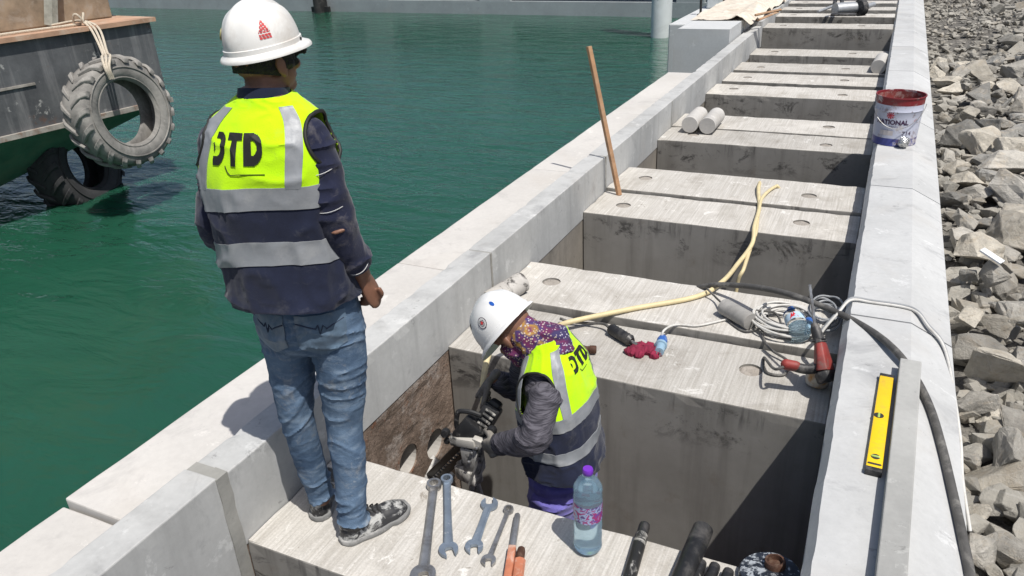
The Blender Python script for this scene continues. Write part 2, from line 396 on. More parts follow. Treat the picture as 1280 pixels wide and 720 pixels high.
for ui, (y0, y1, dz, beams, lab, holes) in enumerate(UNITS):
    u = thing('precast_quay_frame', lab, 'quay frame', (0, (y0 + y1) / 2, dz), 0, 'precast frames of the quay')
    zt = .308 if ui == 0 else (.36 if ui >= 7 else .297)
    me = rough_box(XO, XI, y0, y1, -1.25 if ui == 0 else -.02, zt, .035, .005, .001, .011, ui)
    mk('sea_parapet', me, M['parapet'], u, smooth=False)
    q = MB(); q.box(((XO + XI) / 2 - .004, (y0 + y1) / 2, -.63), (XI - XO, y1 - y0 - .004, 1.22)); me = None
    if holes:
        tmp = bpy.data.meshes.new('w'); tmp.from_pydata(q.v, [], q.f); tmp.update()
        bm = bmesh.new(); bm.from_mesh(tmp); bmesh.ops.recalc_face_normals(bm, faces=bm.faces); bm.to_mesh(tmp); bm.free()
        cy = [((XI - .12, y, z), (XI + .1, y, z), .078) for y, z in ((2.636, -.459), (2.401, -.386))]
        tmp = drill(tmp, cy)
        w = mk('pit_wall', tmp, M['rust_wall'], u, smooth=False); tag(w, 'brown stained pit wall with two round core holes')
        for y, z in ((2.636, -.459), (2.401, -.386)):
            h = MB(); R = []
            for k, (r, d) in enumerate(((.0775, .012), (.0772, .06), (.0770, .118), (.02, .119))):
                R.append([V(XI - d, y + r * math.cos(t), z + r * math.sin(t)) for t in np.linspace(0, 2 * math.pi, 24, endpoint=False)])
            h.rings(R[:3], False, False); mk('core_hole_lining', h, M['hole'], w, smooth=False, fix=False); h = MB(); h.rings([R[2], R[3]], False, True); mk('core_hole_back', h, M['floor'], w, smooth=False, fix=False)  # back disc borrows the dark floor tone as painted shade deep in the bore
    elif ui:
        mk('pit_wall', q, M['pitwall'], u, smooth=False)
    me = rough_box(XA, XO - .004, (1.205 if ui == 1 else y0 - .005) if ui else y0 - .3, y1 + .003 if ui else 1.193, -1.3, .15 - (.022 if ui == 0 else 0), .12, .006, .001, .004, ui + 50)
    if not (ui >= 5): mk('apron', me, M['apron'], u, smooth=False)
    # land-side parapet: chamfered lip, flat coping, sloping back
    q = MB(); ys = list(np.linspace(y0, y1, max(2, int((y1 - y0) / .04))))
    R = []
    for y in ys:
        r = []
        for i, (x, z) in enumerate(PROF):
            jx = float(vnoise(V(x * 9, y * 13, z * 9)[None])[0]) * .003 + min(0, float(vnoise(V(x * 9, y * 31, 5)[None])[0]) + .35) * -.005 if i in (1, 2) else 0
            r.append(V(x + jx, y, z + jx * .6 - (dz * .8 if i in (1, 2, 3) and 0 else 0)))
        R.append(r)
    q.rings(R); mk('land_parapet', q, M['coping'], u, smooth=False)
    if ui >= 1:
        WM_off = None
    for bi, (ya, yb) in enumerate(beams):
        zb = dz
        pl = []
        for x in ((-1.53, -.38) if ui < 5 else (-1.5, -.45)):
            yc = (ya + yb) / 2 + random.uniform(-.05, .05)
            if ui == 1 and bi == 0: continue
            pl.append((x + random.uniform(-.03, .03), yc))
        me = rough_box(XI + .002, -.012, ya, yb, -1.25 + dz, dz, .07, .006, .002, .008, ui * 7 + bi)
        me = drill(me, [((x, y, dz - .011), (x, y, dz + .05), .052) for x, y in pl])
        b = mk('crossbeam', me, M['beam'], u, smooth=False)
        for x, y in pl:
            h = MB(); R = []
            for r, d in ((.0505, .009), (.04, .004 + random.uniform(0, .003)), (.02, .003)):
                R.append([V(x + r * math.cos(t), y + r * math.sin(t), dz - d + random.uniform(-.002, .002)) for t in np.linspace(0, 2 * math.pi, 18, endpoint=False)])
            h.rings(R, False, True); mk('grout_plug', h, M['grout'], b, smooth=False)
    # mortar between neighbouring frames, on the sea parapet and the coping
    if ui in (0, 1, 2, 3):
        q = MB(); yj = y1 + (.022 if ui == 0 else .006); wd = .05 if ui == 0 else .016
        R = []
        for z in np.linspace(-.9 if ui == 0 else -.02, zt - .004, 26):
            e = random.uniform(-.5, .5) * wd * .14
            R.append([V(XI - .05, yj - wd / 2, z), V(XI + .0015 + random.uniform(0, .002), yj - wd / 2 + e, z), V(XI + .0015 + random.uniform(0, .002), yj + wd / 2 + e, z), V(XI - .05, yj + wd / 2, z)])
        q.rings(R); mk('joint_mortar', q, M['mortar'], u, smooth=False)
        q = MB(); q.box(((XO + XI) / 2, yj, zt - .008), (XI - XO - .01, wd * .9, .006)); mk('joint_mortar', q, M['mortar'], u, smooth=False)

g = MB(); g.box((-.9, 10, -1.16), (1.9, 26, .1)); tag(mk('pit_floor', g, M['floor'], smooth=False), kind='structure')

# ------------------------------------------------------------------ pale block on the apron, its neighbours, tarpaulin
M['block'] = concrete('smooth_block_concrete', (.52, .53, .53), .12, .08, .1)
BT = .46
u = thing('concrete_block', 'pale smooth concrete block with rounded shoulder rising from the water', 'block', (-2.3, 11.2, -1.3))
poly = [(-1.935, -1.3), (-1.935, BT)] + [(-2.60 - .07 * math.sin(a), BT - .07 + .07 * math.cos(a)) for a in np.linspace(0, math.pi / 2, 7)] + [(-2.67, -1.3)]
g = MB(); g.prism(poly, 10.7, 11.75, lambda a, b, w: V(a, w, b)); mk('body', g, M['block'], u, smooth=False)
g = MB(); g.prism([(-1.93, -1.2), (-1.93, BT - .03), (-2.66, BT - .03), (-2.66, -1.2)], 11.76, 30, lambda a, b, w: V(a, w, b))
tag(mk('long_concrete_cap', g, M['apron'], smooth=False, bevel=.006, loc=(-2.2, 18, -1.2)), 'long concrete quay cap running away under the tarpaulin', 'concrete cap')
qa = YP(836, 30, 13.2); qb = YP(842, 54, 13.2)
g = MB(); g.box(((qa[0] - 2.68) / 2, 15.2, (qa[2] - 1.3) / 2), (-2.68 - qa[0], 4.0, qa[2] + 1.3)); tag(mk('quay_step', g, M['block'], smooth=False, bevel=.02, loc=((qa[0] - 2.68) / 2, 15.2, -1.3)), 'grey concrete step beside the white mooring pile', 'step')
SZ, SX = qa[2], (qa[0] - 2.68) / 2
# cream tarpaulin over the cap
def tarp(name, x0, x1, y0, y1, z, seed, mat, lab):
    nx, ny = 40, 90; X, Y = np.meshgrid(np.linspace(x0, x1, nx), np.linspace(y0, y1, ny))
    P = np.stack([X.ravel(), Y.ravel(), np.zeros(X.size)], 1)
    P[:, 0] += vnoise(P * 1.3, seed) * .06; P[:, 1] += vnoise(P * 1.3, seed + 1) * .05
    rid = 1 - abs(vnoise(P * V(3.2, 1.7, 1), seed + 2)); rid2 = 1 - abs(vnoise(P * V(8, 5, 1), seed + 3))
    ex = np.minimum(1, (x1 - X.ravel()) / .35); 
    P[:, 2] = z + .012 + .11 * rid ** 3 * np.maximum(0, 1.05 - ex) + .018 * rid ** 3 + .012 * rid2 ** 3
    over = np.clip(P[:, 0] - (-1.93), 0, 1); P[:, 2] -= over * .75
    F = [(j * nx + i, j * nx + i + 1, (j + 1) * nx + i + 1, (j + 1) * nx + i) for j in range(ny - 1) for i in range(nx - 1)]
    Q = P - V(0, 0, .004); n0 = len(P)
    B = [j * nx for j in range(ny)]
    g = MB(); g.add(list(P) + list(Q), F + [tuple(i + n0 for i in f[::-1]) for f in F])
    return tag(mk(name, g, mat, loc=(x0, y0, z), fix=False), lab, 'tarpaulin')
M['tarp'] = plain('cream_tarp', (.62, .56, .47), .75, var=.15, dirt=(.36, .27, .18), dirt_amt=.5, dirt_scale=3)
tarp('tarpaulin', -2.66, -1.79, 11.55, 24, BT - .005, 3, M['tarp'], 'creased cream tarpaulin spread over the concrete quay cap')
M['oldwood'] = plain('weathered_wood', (.30, .18, .10), .7, var=.3, scale=20, dirt=(.48, .38, .28), dirt_amt=.6)
for k, (a, b, lab) in enumerate((((944, 19), (976, 12), 'brown wooden batten across tarpaulin edge, darker end up'), ((948, 25), (972, 15), 'orange wooden batten lower down on the tarpaulin edge'))):
    p, q = G(*a, .50 - .03 * k), G(*b, .54 - .03 * k); g = MB(); g.tube([p, q], .028, 4, rb=.018)
    tag(mk('batten', g, M['oldwood'], loc=tuple(p), smooth=False), lab, 'batten')
# white mooring pile
M['pile'] = plain('white_pile_paint', (.55, .58, .58), .5, var=.06, scale=3, dirt=(.35, .38, .36), dirt_amt=.4, dirt_scale=2)
p = G(826, 46, ZW); u = thing('mooring_pile', 'white round steel pile standing in the water by the quay', 'pile', (p[0], p[1], -2.5))
g = MB(); g.lathe([(.255, -2.5), (.255, 3.2), (.23, 3.24)], (p[0], p[1], 0)); mk('shaft', g, M['pile'], u)
M['rope'] = plain('pale_rope', (.50, .44, .35), .85, var=.25, scale=80, bump=.6, bscale=160)
for k in range(2):
    g = MB(); zz = .05 + k * .9; g.tube([V(p[0] + .262 * math.cos(t), p[1] + .262 * math.sin(t), zz + .12 * math.sin(t + 1)) for t in np.linspace(0, 2 * math.pi, 30)], .012, 6); mk('rope_loop', g, M['rope'], u)
# white fender box and dark posts on the step
g = MB(); g.box((SX, 16.2, SZ + .2), (.42, 1.7, .4)); tag(mk('storage_box', g, M['pile'], smooth=False, bevel=.03, loc=(SX, 16.2, SZ)), 'white storage box on the grey step behind the block', 'box')
M['black'] = plain('black_rubber', (.018, .018, .018), .6, var=.3, scale=15, dirt=(.12, .11, .10), dirt_amt=.4, dirt_scale=6)
for k, (x, y) in enumerate(((SX - .1, 14.4), (SX + .2, 14.9))):
    g = MB(); g.tube(spline([V(x, y, SZ), V(x, y, SZ + .4), V(x + .04, y, SZ + .56), V(x + .12, y + .05, SZ + .58)]), .022, 8); g.lathe([(.06, SZ), (.06, SZ + .02), (.02, SZ + .03)], (x, y, 0))
    tag(mk('hook_post', g, M['black'], loc=(x, y, SZ)), ('slim black hooked post on the outer edge of the grey step', 'slim black hooked post between grey step and tarpaulin')[k], 'post', 'hooked posts on the step')

# ------------------------------------------------------------------ far quay across the basin
A, B = G(160, 10, ZW), G(840, 22, ZW); d = unit(B - A); d[2] = 0; nrm = V(d[1], -d[0], 0)
if nrm @ (CAMP - A) < 0: nrm = -nrm
LQ = np.linalg.norm(B - A)
def FQ(s, o, z): return A + d * s + nrm * o + V(0, 0, z)
u = thing('far_quay_wall', 'grey concrete quay wall with dark recesses across the basin', 'quay wall', tuple(FQ(LQ / 2, 0, -1)))
g = MB(); g.add([FQ(s, o, z) for s in (-30, LQ + 25) for o, z in ((0.0, -1.0), (0.0, .42), (-.5, .42), (-14, .42), (-14, -1.))], [(0, 1, 6, 5), (1, 2, 7, 6), (2, 3, 8, 7), (3, 4, 9, 8), (0, 5, 9, 4)])
mk('lower_face', g, M['quay'], u, smooth=False)
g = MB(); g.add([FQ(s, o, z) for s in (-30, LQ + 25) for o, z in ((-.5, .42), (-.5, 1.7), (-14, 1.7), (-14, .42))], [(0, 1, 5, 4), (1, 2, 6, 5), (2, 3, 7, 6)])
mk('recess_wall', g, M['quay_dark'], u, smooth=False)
pxs = [(160, 412), (452, 484), (600, 637), (812, 830)]
def s_at(px):   # where a photo column meets the quay face
    p = PL(px, 5, A, nrm); return (p - A) @ d
piers = [(-8.0, s_at(411)), (s_at(452), s_at(485)), (s_at(599), s_at(637)), (s_at(845), s_at(880)), (s_at(1010), s_at(1050))]
for a, b in piers:
    g = MB(); g.add([FQ(s, o, z) for s, k in ((a, -1), (b, 1)) for o, z, e in ((-.02, .415, .0), (-.02, 1.7, .0), (-.52, 1.7, 0), (-.52, .415, 0))], [(0, 1, 5, 4), (0, 4, 7, 3), (1, 2, 6, 5), (0, 3, 2, 1), (4, 5, 6, 7)])
    mk('pier', g, M['quay'], u, smooth=False)
g = MB(); g.add([FQ(s, o, z) for s in (-30, LQ + 25) for o, z in ((.12, 1.72), (.12, 2.2), (-14, 2.2), (-14, 1.72))], [(0, 1, 5, 4), (1, 2, 6, 5), (2, 3, 7, 6), (3, 0, 4, 7)])
mk('deck_edge', g, M['quay'], u, smooth=False)
p = PL(401, 10, A + nrm * .3, nrm)
g = MB(); g.tube([p + V(0, 0, -.75), p + V(0, 0, .5)], .33, 16, rb=.2); g.box(p + V(0, 0, -.05), (.8, .12, .2))
tag(mk('quay_fender', g, M['black'], loc=tuple(p + V(0, 0, -.7))), 'black rubber fender hung on the far quay wall', 'fender')

# ------------------------------------------------------------------ rubble bank
def stone_mesh(seed, kind):
    r = np.random.default_rng(seed)
    n = 11 + seed % 5; P = r.normal(size=(n, 3)); P /= np.linalg.norm(P, axis=1)[:, None]
    P = np.sign(P) * abs(P) ** .72 * V(.5, .37, .27) * (1 + r.uniform(-.16, .12, (n, 1)))
    bm = bmesh.new()
    for p in P: bm.verts.new(Vector(p))
    res = bmesh.ops.convex_hull(bm, input=bm.verts[:])
    bmesh.ops.delete(bm, geom=[v for v in bm.verts if not v.link_faces], context='VERTS')
    bmesh.ops.dissolve_limit(bm, angle_limit=math.radians(11), verts=bm.verts[:], edges=bm.edges[:])
    bmesh.ops.bevel(bm, geom=bm.edges[:], offset=.012, segments=1, affect='EDGES', clamp_overlap=True)
    bmesh.ops.triangulate(bm, faces=bm.faces[:])
    if kind:
        bmesh.ops.subdivide_edges(bm, edges=[e for e in bm.edges if e.calc_length() > .08], cuts=3, use_grid_fill=True)
        bmesh.ops.triangulate(bm, faces=bm.faces[:])
        Q = np.array([v.co for v in bm.verts]); dd = vnoise(Q * 5, seed) * .022 + vnoise(Q * 11, seed) * .014 + (1 - abs(vnoise(Q * 7, seed + 9))) ** 6 * -.02 + vnoise(Q * 26, seed) * .006
        bm.normal_update()
        for v, k in zip(bm.verts, dd): v.co += v.normal * k
    me = bpy.data.meshes.new('stone'); bm.to_mesh(me); bm.free(); return me
def stone_mat(i, base):
    n = NT('quarry_stone_%d' % i); b = np.array(base); oi = n.n.new('ShaderNodeObjectInfo')
    vv = n.n.new('ShaderNodeVectorMath'); vv.operation = 'ADD'; n.L(n.tc.outputs['Object'], vv.inputs[0])
    sc = n.n.new('ShaderNodeVectorMath'); sc.operation = 'SCALE'; n.L(oi.outputs['Location'], sc.inputs[0]); sc.inputs['Scale'].default_value = 7; n.L(sc.outputs[0], vv.inputs[1])
    q = vv.outputs[0]
    c = n.mix(n.ramp(n.noise(2.2, 7, .65, vec=q), [(.35, 0), (.65, 1)]), b * .72, b * 1.2)
    c = n.mix(n.ramp(n.noise(3.1, 6, .7, vec=q, dist=1), [(.52, 0), (.7, .6)]), c, (.40, .33, .24))
    c = n.mix(n.ramp(n.noise(14, 6, .75, vec=q), [(.52, 0), (.72, .55)]), c, b * .45)
    vein = n.ramp(n.voro(3.5, vec=q, feature='DISTANCE_TO_EDGE'), [(0, .35), (.018, 0)]); c = n.mix(vein, c, (.55, .53, .49))
    rv = n.ramp(oi.outputs['Random'], [(0, .62), (.5, .98), (1, 1.25)]); c = n.mix(1, c, rv, 'MULTIPLY')
    h = n.math('ADD', n.noise(9, 8, .7, vec=q), n.math('MULTIPLY', n.noise(34, 6, .7, vec=q), .4))
    return n.done(c, .9, normal=n.bump(h, .7, .03), spec=.2)
SM = [stone_mat(0, (.385, .365, .325)), stone_mat(1, (.47, .435, .37)), stone_mat(2, (.295, .287, .265))]
M['gravel'] = plain('rubble_ground', (.12, .112, .10), .95, var=.4, scale=9, dirt=(.32, .30, .26), dirt_amt=.7, bump=.9, bscale=22, bdist=.05)
g = MB()
nx, ny = 30, 90; X, Y = np.meshgrid(np.linspace(.46, 1, nx) ** 1 , np.linspace(0, 1, ny))
xs = np.concatenate([np.linspace(.44, 6, 22), np.linspace(7, 200, 8)]); ys = np.concatenate([np.linspace(-4, 30, 70), np.linspace(34, 400, 20)])
def bank_z(x, y): return -.235 + .04 * math.sin(x * 1.9 + y * .7) + .05 * math.sin(y * 1.3 - x) + .03 * max(0, min(6, x - 1))
g.add([V(x, y, bank_z(x, y)) for y in ys for x in xs], [(j * 30 + i, j * 30 + i + 1, (j + 1) * 30 + i + 1, (j + 1) * 30 + i) for j in range(len(ys) - 1) for i in range(29)])
bank = tag(mk('rubble_bank', g, M['gravel']), kind='structure')
VAR = [[(lambda m: (m.materials.append(SM[k]), m)[1])(stone_mesh(100 + 10 * k + j, 1)) for j in range(7)] for k in range(3)]
stones = []
def put(x, y, s, z=None, mi=None):
    k = mi if mi is not None else random.choices((0, 1, 2), (5, 4, 3))[0]
    stones.append((x, y, (bank_z(x, y) + .03 + s * .2) if z is None else z, s, k))
# a few of the large near blocks, placed from the photo
for px, py, s, k, z in ((1245, 600, .44, 1, -.20), (1240, 460, .36, 1, -.16), (1232, 525, .20, 1, -.27), (1262, 560, .26, 0, -.12), (1225, 690, .22, 0, -.16), (1225, 310, .30, 1, -.10), (1252, 398, .26, 1, -.13), (1243, 345, .20, 0, -.10), (1270, 395, .26, 0, -.13), (1210, 395, .17, 1, -.12), (1205, 275, .2, 0, -.08), (1275, 700, .24, 0, -.16), (1215, 345, .16, 2, -.12), (1225, 645, .16, 1, -.18), (1205, 575, .15, 0, -.2), (1222, 505, .2, 0, -.18)):
    p = G(px, py, z); put(p[0], p[1], s, z, k)
pts = [(a, b, s) for a, b, _, s, _ in stones]
def fill(n, x0, x1, y0, y1, s0, s1, gap, tries=60):
    for i in range(n):
        for t in range(tries):
            y = random.uniform(y0, y1); x = random.uniform(x0, x1 + y * .1); s = s0 + (s1 - s0) * random.random() ** 1.7
            if x < .45 + s * .42: continue
            if all((x - a) ** 2 + (y - b) ** 2 > ((s + c) * gap) ** 2 for a, b, c in pts if abs(b - y) < 1): break
        else: continue
        pts.append((x, y, s)); put(x, y, s)
fill(75, .5, 1.2, .6, 6, .22, .46, .32); fill(175, .5, 2.0, 5.5, 12.5, .22, .46, .31)
fill(90, .5, 2.0, .6, 9, .09, .18, .34)
first = stones[:300]; rest_n = 0
def place(x, y, z, s, k, nm='stone'):
    o = bpy.data.objects.new(nm, VAR[k][random.randrange(7)]); COL.objects.link(o); o.parent = bank; WM[o.name] = WM[bank.name]
    o.location = (x, y, z); o.scale = (s * random.uniform(.9, 1.15), s * random.uniform(.9, 1.15), s * random.uniform(.85, 1.2)); o.rotation_euler = (random.uniform(-.5, .5), random.uniform(-.5, .5), random.uniform(0, 6.3))
    return o
for a in first: place(*a)
# the uncountable rest: smaller stones between them, gravel far off, stones outside the view
g = MB(); lows = []
for sd_ in range(8):
    m_ = stone_mesh(300 + sd_, 0); lows.append((np.array([v.co for v in m_.vertices]), [tuple(p.vertices) for p in m_.polygons]))
def scatter(n, x0, x1, y0, y1, s0, s1, grow=.0, dz=.1):
    for i in range(n):
        y = random.uniform(y0, y1); s = s0 + (s1 - s0) * random.random() ** 2; x = random.uniform(x0, x1 + grow * y)
        if x < .45 + s * .45: continue
        Vv, Ff = random.choice(lows); rot = np.array(Matrix.Rotation(random.uniform(0, 6.3), 3, 'Z') @ Matrix.Rotation(random.uniform(-.6, .6), 3, 'X'))
        g.add((Vv * s) @ rot.T + V(x, y, bank_z(x, y) + s * .2 + random.uniform(-.3, 1) * dz * .5), Ff)
scatter(1700, .5, 1.3, .3, 8, .05, .19, .12, .09); scatter(1100, .5, 2.0, 5, 13, .06, .2, .06, .08)
scatter(2600, .5, 2.6, 12, 24, .05, .17, .06, .1); scatter(500, 1.6, 6, 0, 24, .2, .45, 0, .15)
g_obj = mk('loose_stones', g, stone_mat(3, (.40, .38, .335)), bank, smooth=False, fix=False); tag(g_obj, kind='stuff')
# ------------------------------------------------------------------ barge with tyre fenders
def hull_mat():
    n = NT('hull_paint'); 
    c = n.mix(n.ramp(n.noise(1.5, 8, .7), [(.35, 0), (.7, 1)]), (.06, .063, .068), (.14, .145, .15))
    c = n.mix(n.ramp(n.noise(1, 6, .65, vec=n.coord(scale=(7, 7, .5))), [(.52, 0), (.72, .7)]), c, (.25, .25, .25))
    c = n.mix(n.ramp(n.noise(5, 8, .75), [(.6, 0), (.68, .8)]), c, (.5, .5, .48))
    c = n.mix(n.ramp(n.noise(2.6, 7, .7, vec=n.coord(loc=(4, 4, 4))), [(.6, 0), (.72, .7)]), c, (.14, .06, .03))
    return n.done(c, .55, normal=n.bump(n.noise(3, 6), .2, .05))
M['hull'] = hull_mat()
M['antifoul'] = plain('green_bottom_paint', (.075, .18, .125), .5, var=.3, scale=3, dirt=(.16, .22, .15), dirt_amt=.6, dirt_scale=2.5)
M['deckwood'] = plain('plywood_deck', (.42, .26, .17), .8, var=.25, scale=4, dirt=(.5, .42, .33), dirt_amt=.6, dirt_scale=5)
M['timber'] = plain('grey_timber', (.25, .19, .13), .8, var=.35, scale=5, dirt=(.35, .31, .26), dirt_amt=.6, dirt_scale=6)
dC = 9.4
r0 = ray(187, 27); C0 = CAMP + r0 * dC / (-_cdir(187, 27)[2]); zg = C0[2]
GL = G(0, 54, zg); ub = unit(V(GL[0] - C0[0], GL[1] - C0[1], 0)); vb = V(-ub[1], ub[0], 0)
if vb @ (C0 - CAMP) < 0: vb = -vb
tn = vb.copy()                                  # transom normal points back to the quay as -vb
CH = PL(198, 128, C0, tn); zch = CH[2]
ZC = V(0, 0, 1)
def BG(s, v, z): return V(C0[0], C0[1], 0) + ub * s + vb * v + ZC * z
# rake edge: where the sloping bottom leaves the picture
nE = ub
vw = 1.7; sB = 0.0                          # the bottom rakes in and the corner flares, as its outline shows
def _px(p):
    q = RW.T @ (np.asarray(p) - CAMP); return V(CX + FPX * q[0] / -q[2], CY - FPX * q[1] / -q[2])
_l = V(231 - 128, 198 - 0); _best = 1e9
for s_ in np.linspace(-1, 5, 601):
    e_ = abs((_px(BG(s_, vw, ZW - .6)) - V(198, 128)) @ _l)
    if e_ < _best: _best, sB = e_, s_
W_ = 7.0
u = thing('work_barge', 'dark grey steel barge bow with green raked bottom and timber deck', 'barge', tuple(BG(W_ / 2, vw, ZW)))
zb = ZW - .6
g = MB(); P = [BG(0, 0, zch), BG(W_, 0, zch), BG(W_, 0, zg), BG(0, 0, zg), BG(0, 12, zg), BG(W_, 12, zg)]
g.add(P + [BG(0, 12, zch), BG(W_, 12, zch)], [(0, 1, 2, 3), (0, 3, 4, 6), (1, 7, 5, 2)])
mk('side_plate', g, M['hull'], u, smooth=False, fix=False)
g = MB(); g.add([BG(0, 0, zch), BG(W_, 0, zch), BG(W_, vw, zb), BG(sB, vw, zb), BG(sB, 12, zb), BG(W_, 12, zb), BG(0, 12, zch), BG(W_, 12, zch)], [(0, 3, 2, 1), (0, 6, 4, 3), (1, 2, 5, 7), (3, 4, 5, 2)])
mk('raked_bottom', g, M['antifoul'], u, smooth=False, fix=False)
M['rub'] = plain('worn_rub_strake', (.30, .28, .25), .6, var=.3, scale=9, dirt=(.18, .09, .05), dirt_amt=.7)
g = MB(); g.add([BG(s, v, z) for s in (-.04, W_) for v, z in ((-.05, zch - .025), (-.05, zch + .03), (.02, zch + .03), (.02, zch - .025))], [(0, 1, 5, 4), (1, 2, 6, 5), (0, 4, 7, 3), (0, 3, 2, 1), (4, 5, 6, 7)])
mk('rub_strake', g, M['rub'], u, smooth=False)
for k, (a, b, zz) in enumerate(((1.55, W_, .47),)):
    g = MB(); g.add([BG(s, v, z) for s in (a, b) for v, z in ((-.018, zg - zz), (-.018, zg - zz + .025), (.0, zg - zz + .025), (.0, zg - zz))], [(0, 1, 5, 4), (1, 2, 6, 5), (0, 4, 7, 3), (0, 3, 2, 1)]); mk('weld_seam', g, M['rub'], u, smooth=False)
g = MB(); g.add([BG(s, v, z) for s in (-.05, W_) for v, z in ((-.06, zg), (-.06, zg + .05), (12, zg + .05), (12, zg))], [(0, 1, 5, 4), (1, 2, 6, 5), (0, 4, 7, 3), (0, 3, 2, 1), (4, 5, 6, 7)])
mk('deck', g, M['deckwood'], u, smooth=False)
# timber load on the deck
def bbox(s0, s1, v0, v1, z0, z1):
    g = MB(); g.add([BG(s, v, z) for s in (s0, s1) for v in (v0, v1) for z in (z0, z1)], [(0,1,3,2),(4,6,7,5),(0,4,5,1),(2,3,7,6),(0,2,6,4),(1,5,7,3)]); return g
zd = zg + .054
tag(mk('timber_crate', bbox(.95, 3.4, .42, 1.5, zd, zd + .75), M['timber'], loc=tuple(BG(2.2, 1, zd)), smooth=False, bevel=.02), 'brown weathered timber crate on the barge deck', 'crate')
tag(mk('timber_block', bbox(.12, .88, .55, 1.3, zd, zd + .42), M['timber'], loc=tuple(BG(.5, .9, zd)), smooth=False, bevel=.015), 'dark timber block at the corner of the barge deck', 'timber block')
tag(mk('stacked_plank', bbox(.06, .8, .5, 1.25, zd + .425, zd + .60), M['oldwood'], loc=tuple(BG(.5, .9, zd + .42)), smooth=False, bevel=.012), 'plank lying on the dark timber block on the barge', 'plank')
g = MB(); a, b = BG(1.0, .36, zd + .01), BG(.72, .44, zd + .85); g.tube([a, b], .08, 4, ref=vb, rb=.02)
M['greyplank'] = plain('green_grey_plank', (.27, .27, .23), .8, var=.25, dirt=(.4, .39, .36), dirt_amt=.5)
tag(mk('leaning_plank', g, M['greyplank'], loc=tuple(a), smooth=False, bevel=.004), 'grey green plank leaning against the timber crate', 'plank')

def tyre_mat(name, base, dust, amt):
    n = NT(name)
    c = n.mix(n.ramp(n.noise(6, 8, .7), [(.4, 0), (.65, 1)]), base, np.array(base) * 1.6)
    c = n.mix(n.ramp(n.noise(2.2, 8, .7, dist=.6), [(.30, 0), (.62, amt)]), c, dust)
    c = n.mix(n.ramp(n.noise(22, 5, .7), [(.6, 0), (.7, .5)]), c, np.array(dust) * 1.2)
    return n.done(c, .8, normal=n.bump(n.noise(30, 6), .25, .01))
M['tyre'] = tyre_mat('dusty_tyre_rubber', (.06, .058, .055), (.31, .295, .27), .95)
M['wet_tyre'] = tyre_mat('black_tyre_rubber', (.018, .018, .019), (.06, .06, .06), .5)
def tyre(lab, c, axis, R, rin, w, mat, tilt=0):
    u = thing('fender_tyre', lab, 'tyre', tuple(c - V(0, 0, R)), 0, 'tractor tyres hung as fenders')
    ax = unit(axis); q = unit(np.cross(ax, V(0, 0, 1))); e = np.cross(q, ax)
    prof = [(rin, -w * .34), (rin + .015, -w * .42), (rin + (R - rin) * .35, -w * .53), (R * .90, -w * .47), (R * .955, -w * .40), (R * .97, -w * .2), (R * .972, 0), (R * .97, w * .2), (R * .955, w * .40), (R * .90, w * .47), (rin + (R - rin) * .35, w * .53), (rin + .015, w * .42), (rin, w * .34), (rin + .03, w * .28), (R * .88, w * .38), (R * .925, 0), (R * .88, -w * .38), (rin + .03, -w * .28)]
    n = 56; RR = []
    for t in np.linspace(0, 2 * math.pi, n, endpoint=False):
        sag = 1 + .02 * math.sin(2 * t + .6) + .008 * math.sin(5 * t)
        RR.append([c + (q * math.cos(t) + e * math.sin(t)) * (r * sag) + ax * h for r, h in prof])
    g = MB(); g.rings(RR, closed=True); mk('carcass', g, mat, u, angle=50)
    for r_ in (rin + .03, rin + (R - rin) * .55):
        g = MB(); g.tube([c + (q * math.cos(t) + e * math.sin(t)) * (r_ * (1 + .02 * math.sin(2 * t + .6))) + ax * (w * (.45 if r_ < rin + .05 else .52)) for t in np.linspace(0, 2 * math.pi, 57)], .008, 6); mk('bead_ring', g, mat, u)
    # alternate bar lugs, each one a piece
    nl = 20; base = None
    for side in (1, -1):
        g = MB(); RR = []
        for i, k in enumerate(np.linspace(0, 1, 7)):
            h = side * w * (.04 + .50 * k); ang = .25 * (k - .0) ** 1.0; rr = R * (.965 if k < .75 else .965 - .10 * (k - .75) / .25)
            hw = .020 + .012 * k; top = R * (1.022 if k < .75 else 1.018 - .07 * (k - .75) / .25)
            f_ = lambda a, r: (q * math.cos(a) + e * math.sin(a)) * r
            RR.append([f_(ang - hw * 1.3 / R * 1, rr) + ax * h, f_(ang - hw / R, top) + ax * h, f_(ang + hw / R, top) + ax * h, f_(ang + hw * 1.3 / R, rr) + ax * h])
        g.rings(RR); me = None
        for i in range(nl):
            a = 2 * math.pi * (i + (.5 if side < 0 else 0)) / nl
            if me is None: o = mk('tread_lug', MB().add([c + p for p in g.v], g.f), mat, u, smooth=False, bevel=.006, seg=1); me = o.data
            else: o = bpy.data.objects.new('tread_lug', me); COL.objects.link(o); o.parent = u
            Mr = Matrix.Translation(Vector((0, 0, R))) @ Matrix.Rotation(a, 4, Vector(ax)) @ Matrix.Translation(Vector((0, 0, -R)))
            o.matrix_local = Mr
    return u
def atd(px, py, depth): return CAMP + ray(px, py) * depth / (-_cdir(px, py)[2])
T1 = atd(151, 141, 8.55); view = unit(T1 - CAMP); side_ = unit(np.cross(view, V(0, 0, 1)))
tyre('dusty grey tractor tyre roped to the barge side, hole facing the quay', T1, unit(-view + side_ * .8 + V(0, 0, -.05)), .60, .35, .35, M['tyre'])
T2 = atd(95, 207, 9.6); v2 = unit(T2 - CAMP); s2 = unit(np.cross(v2, V(0, 0, 1)))
tyre('black tractor tyre hanging low near the water below the barge bottom', T2, unit(-v2 + s2 * 1.15 + V(0, 0, .05)), .60, .30, .42, M['wet_tyre'])
g = MB(); a = BG(.82, .08, zd); tp = T1 + V(0, 0, .60)
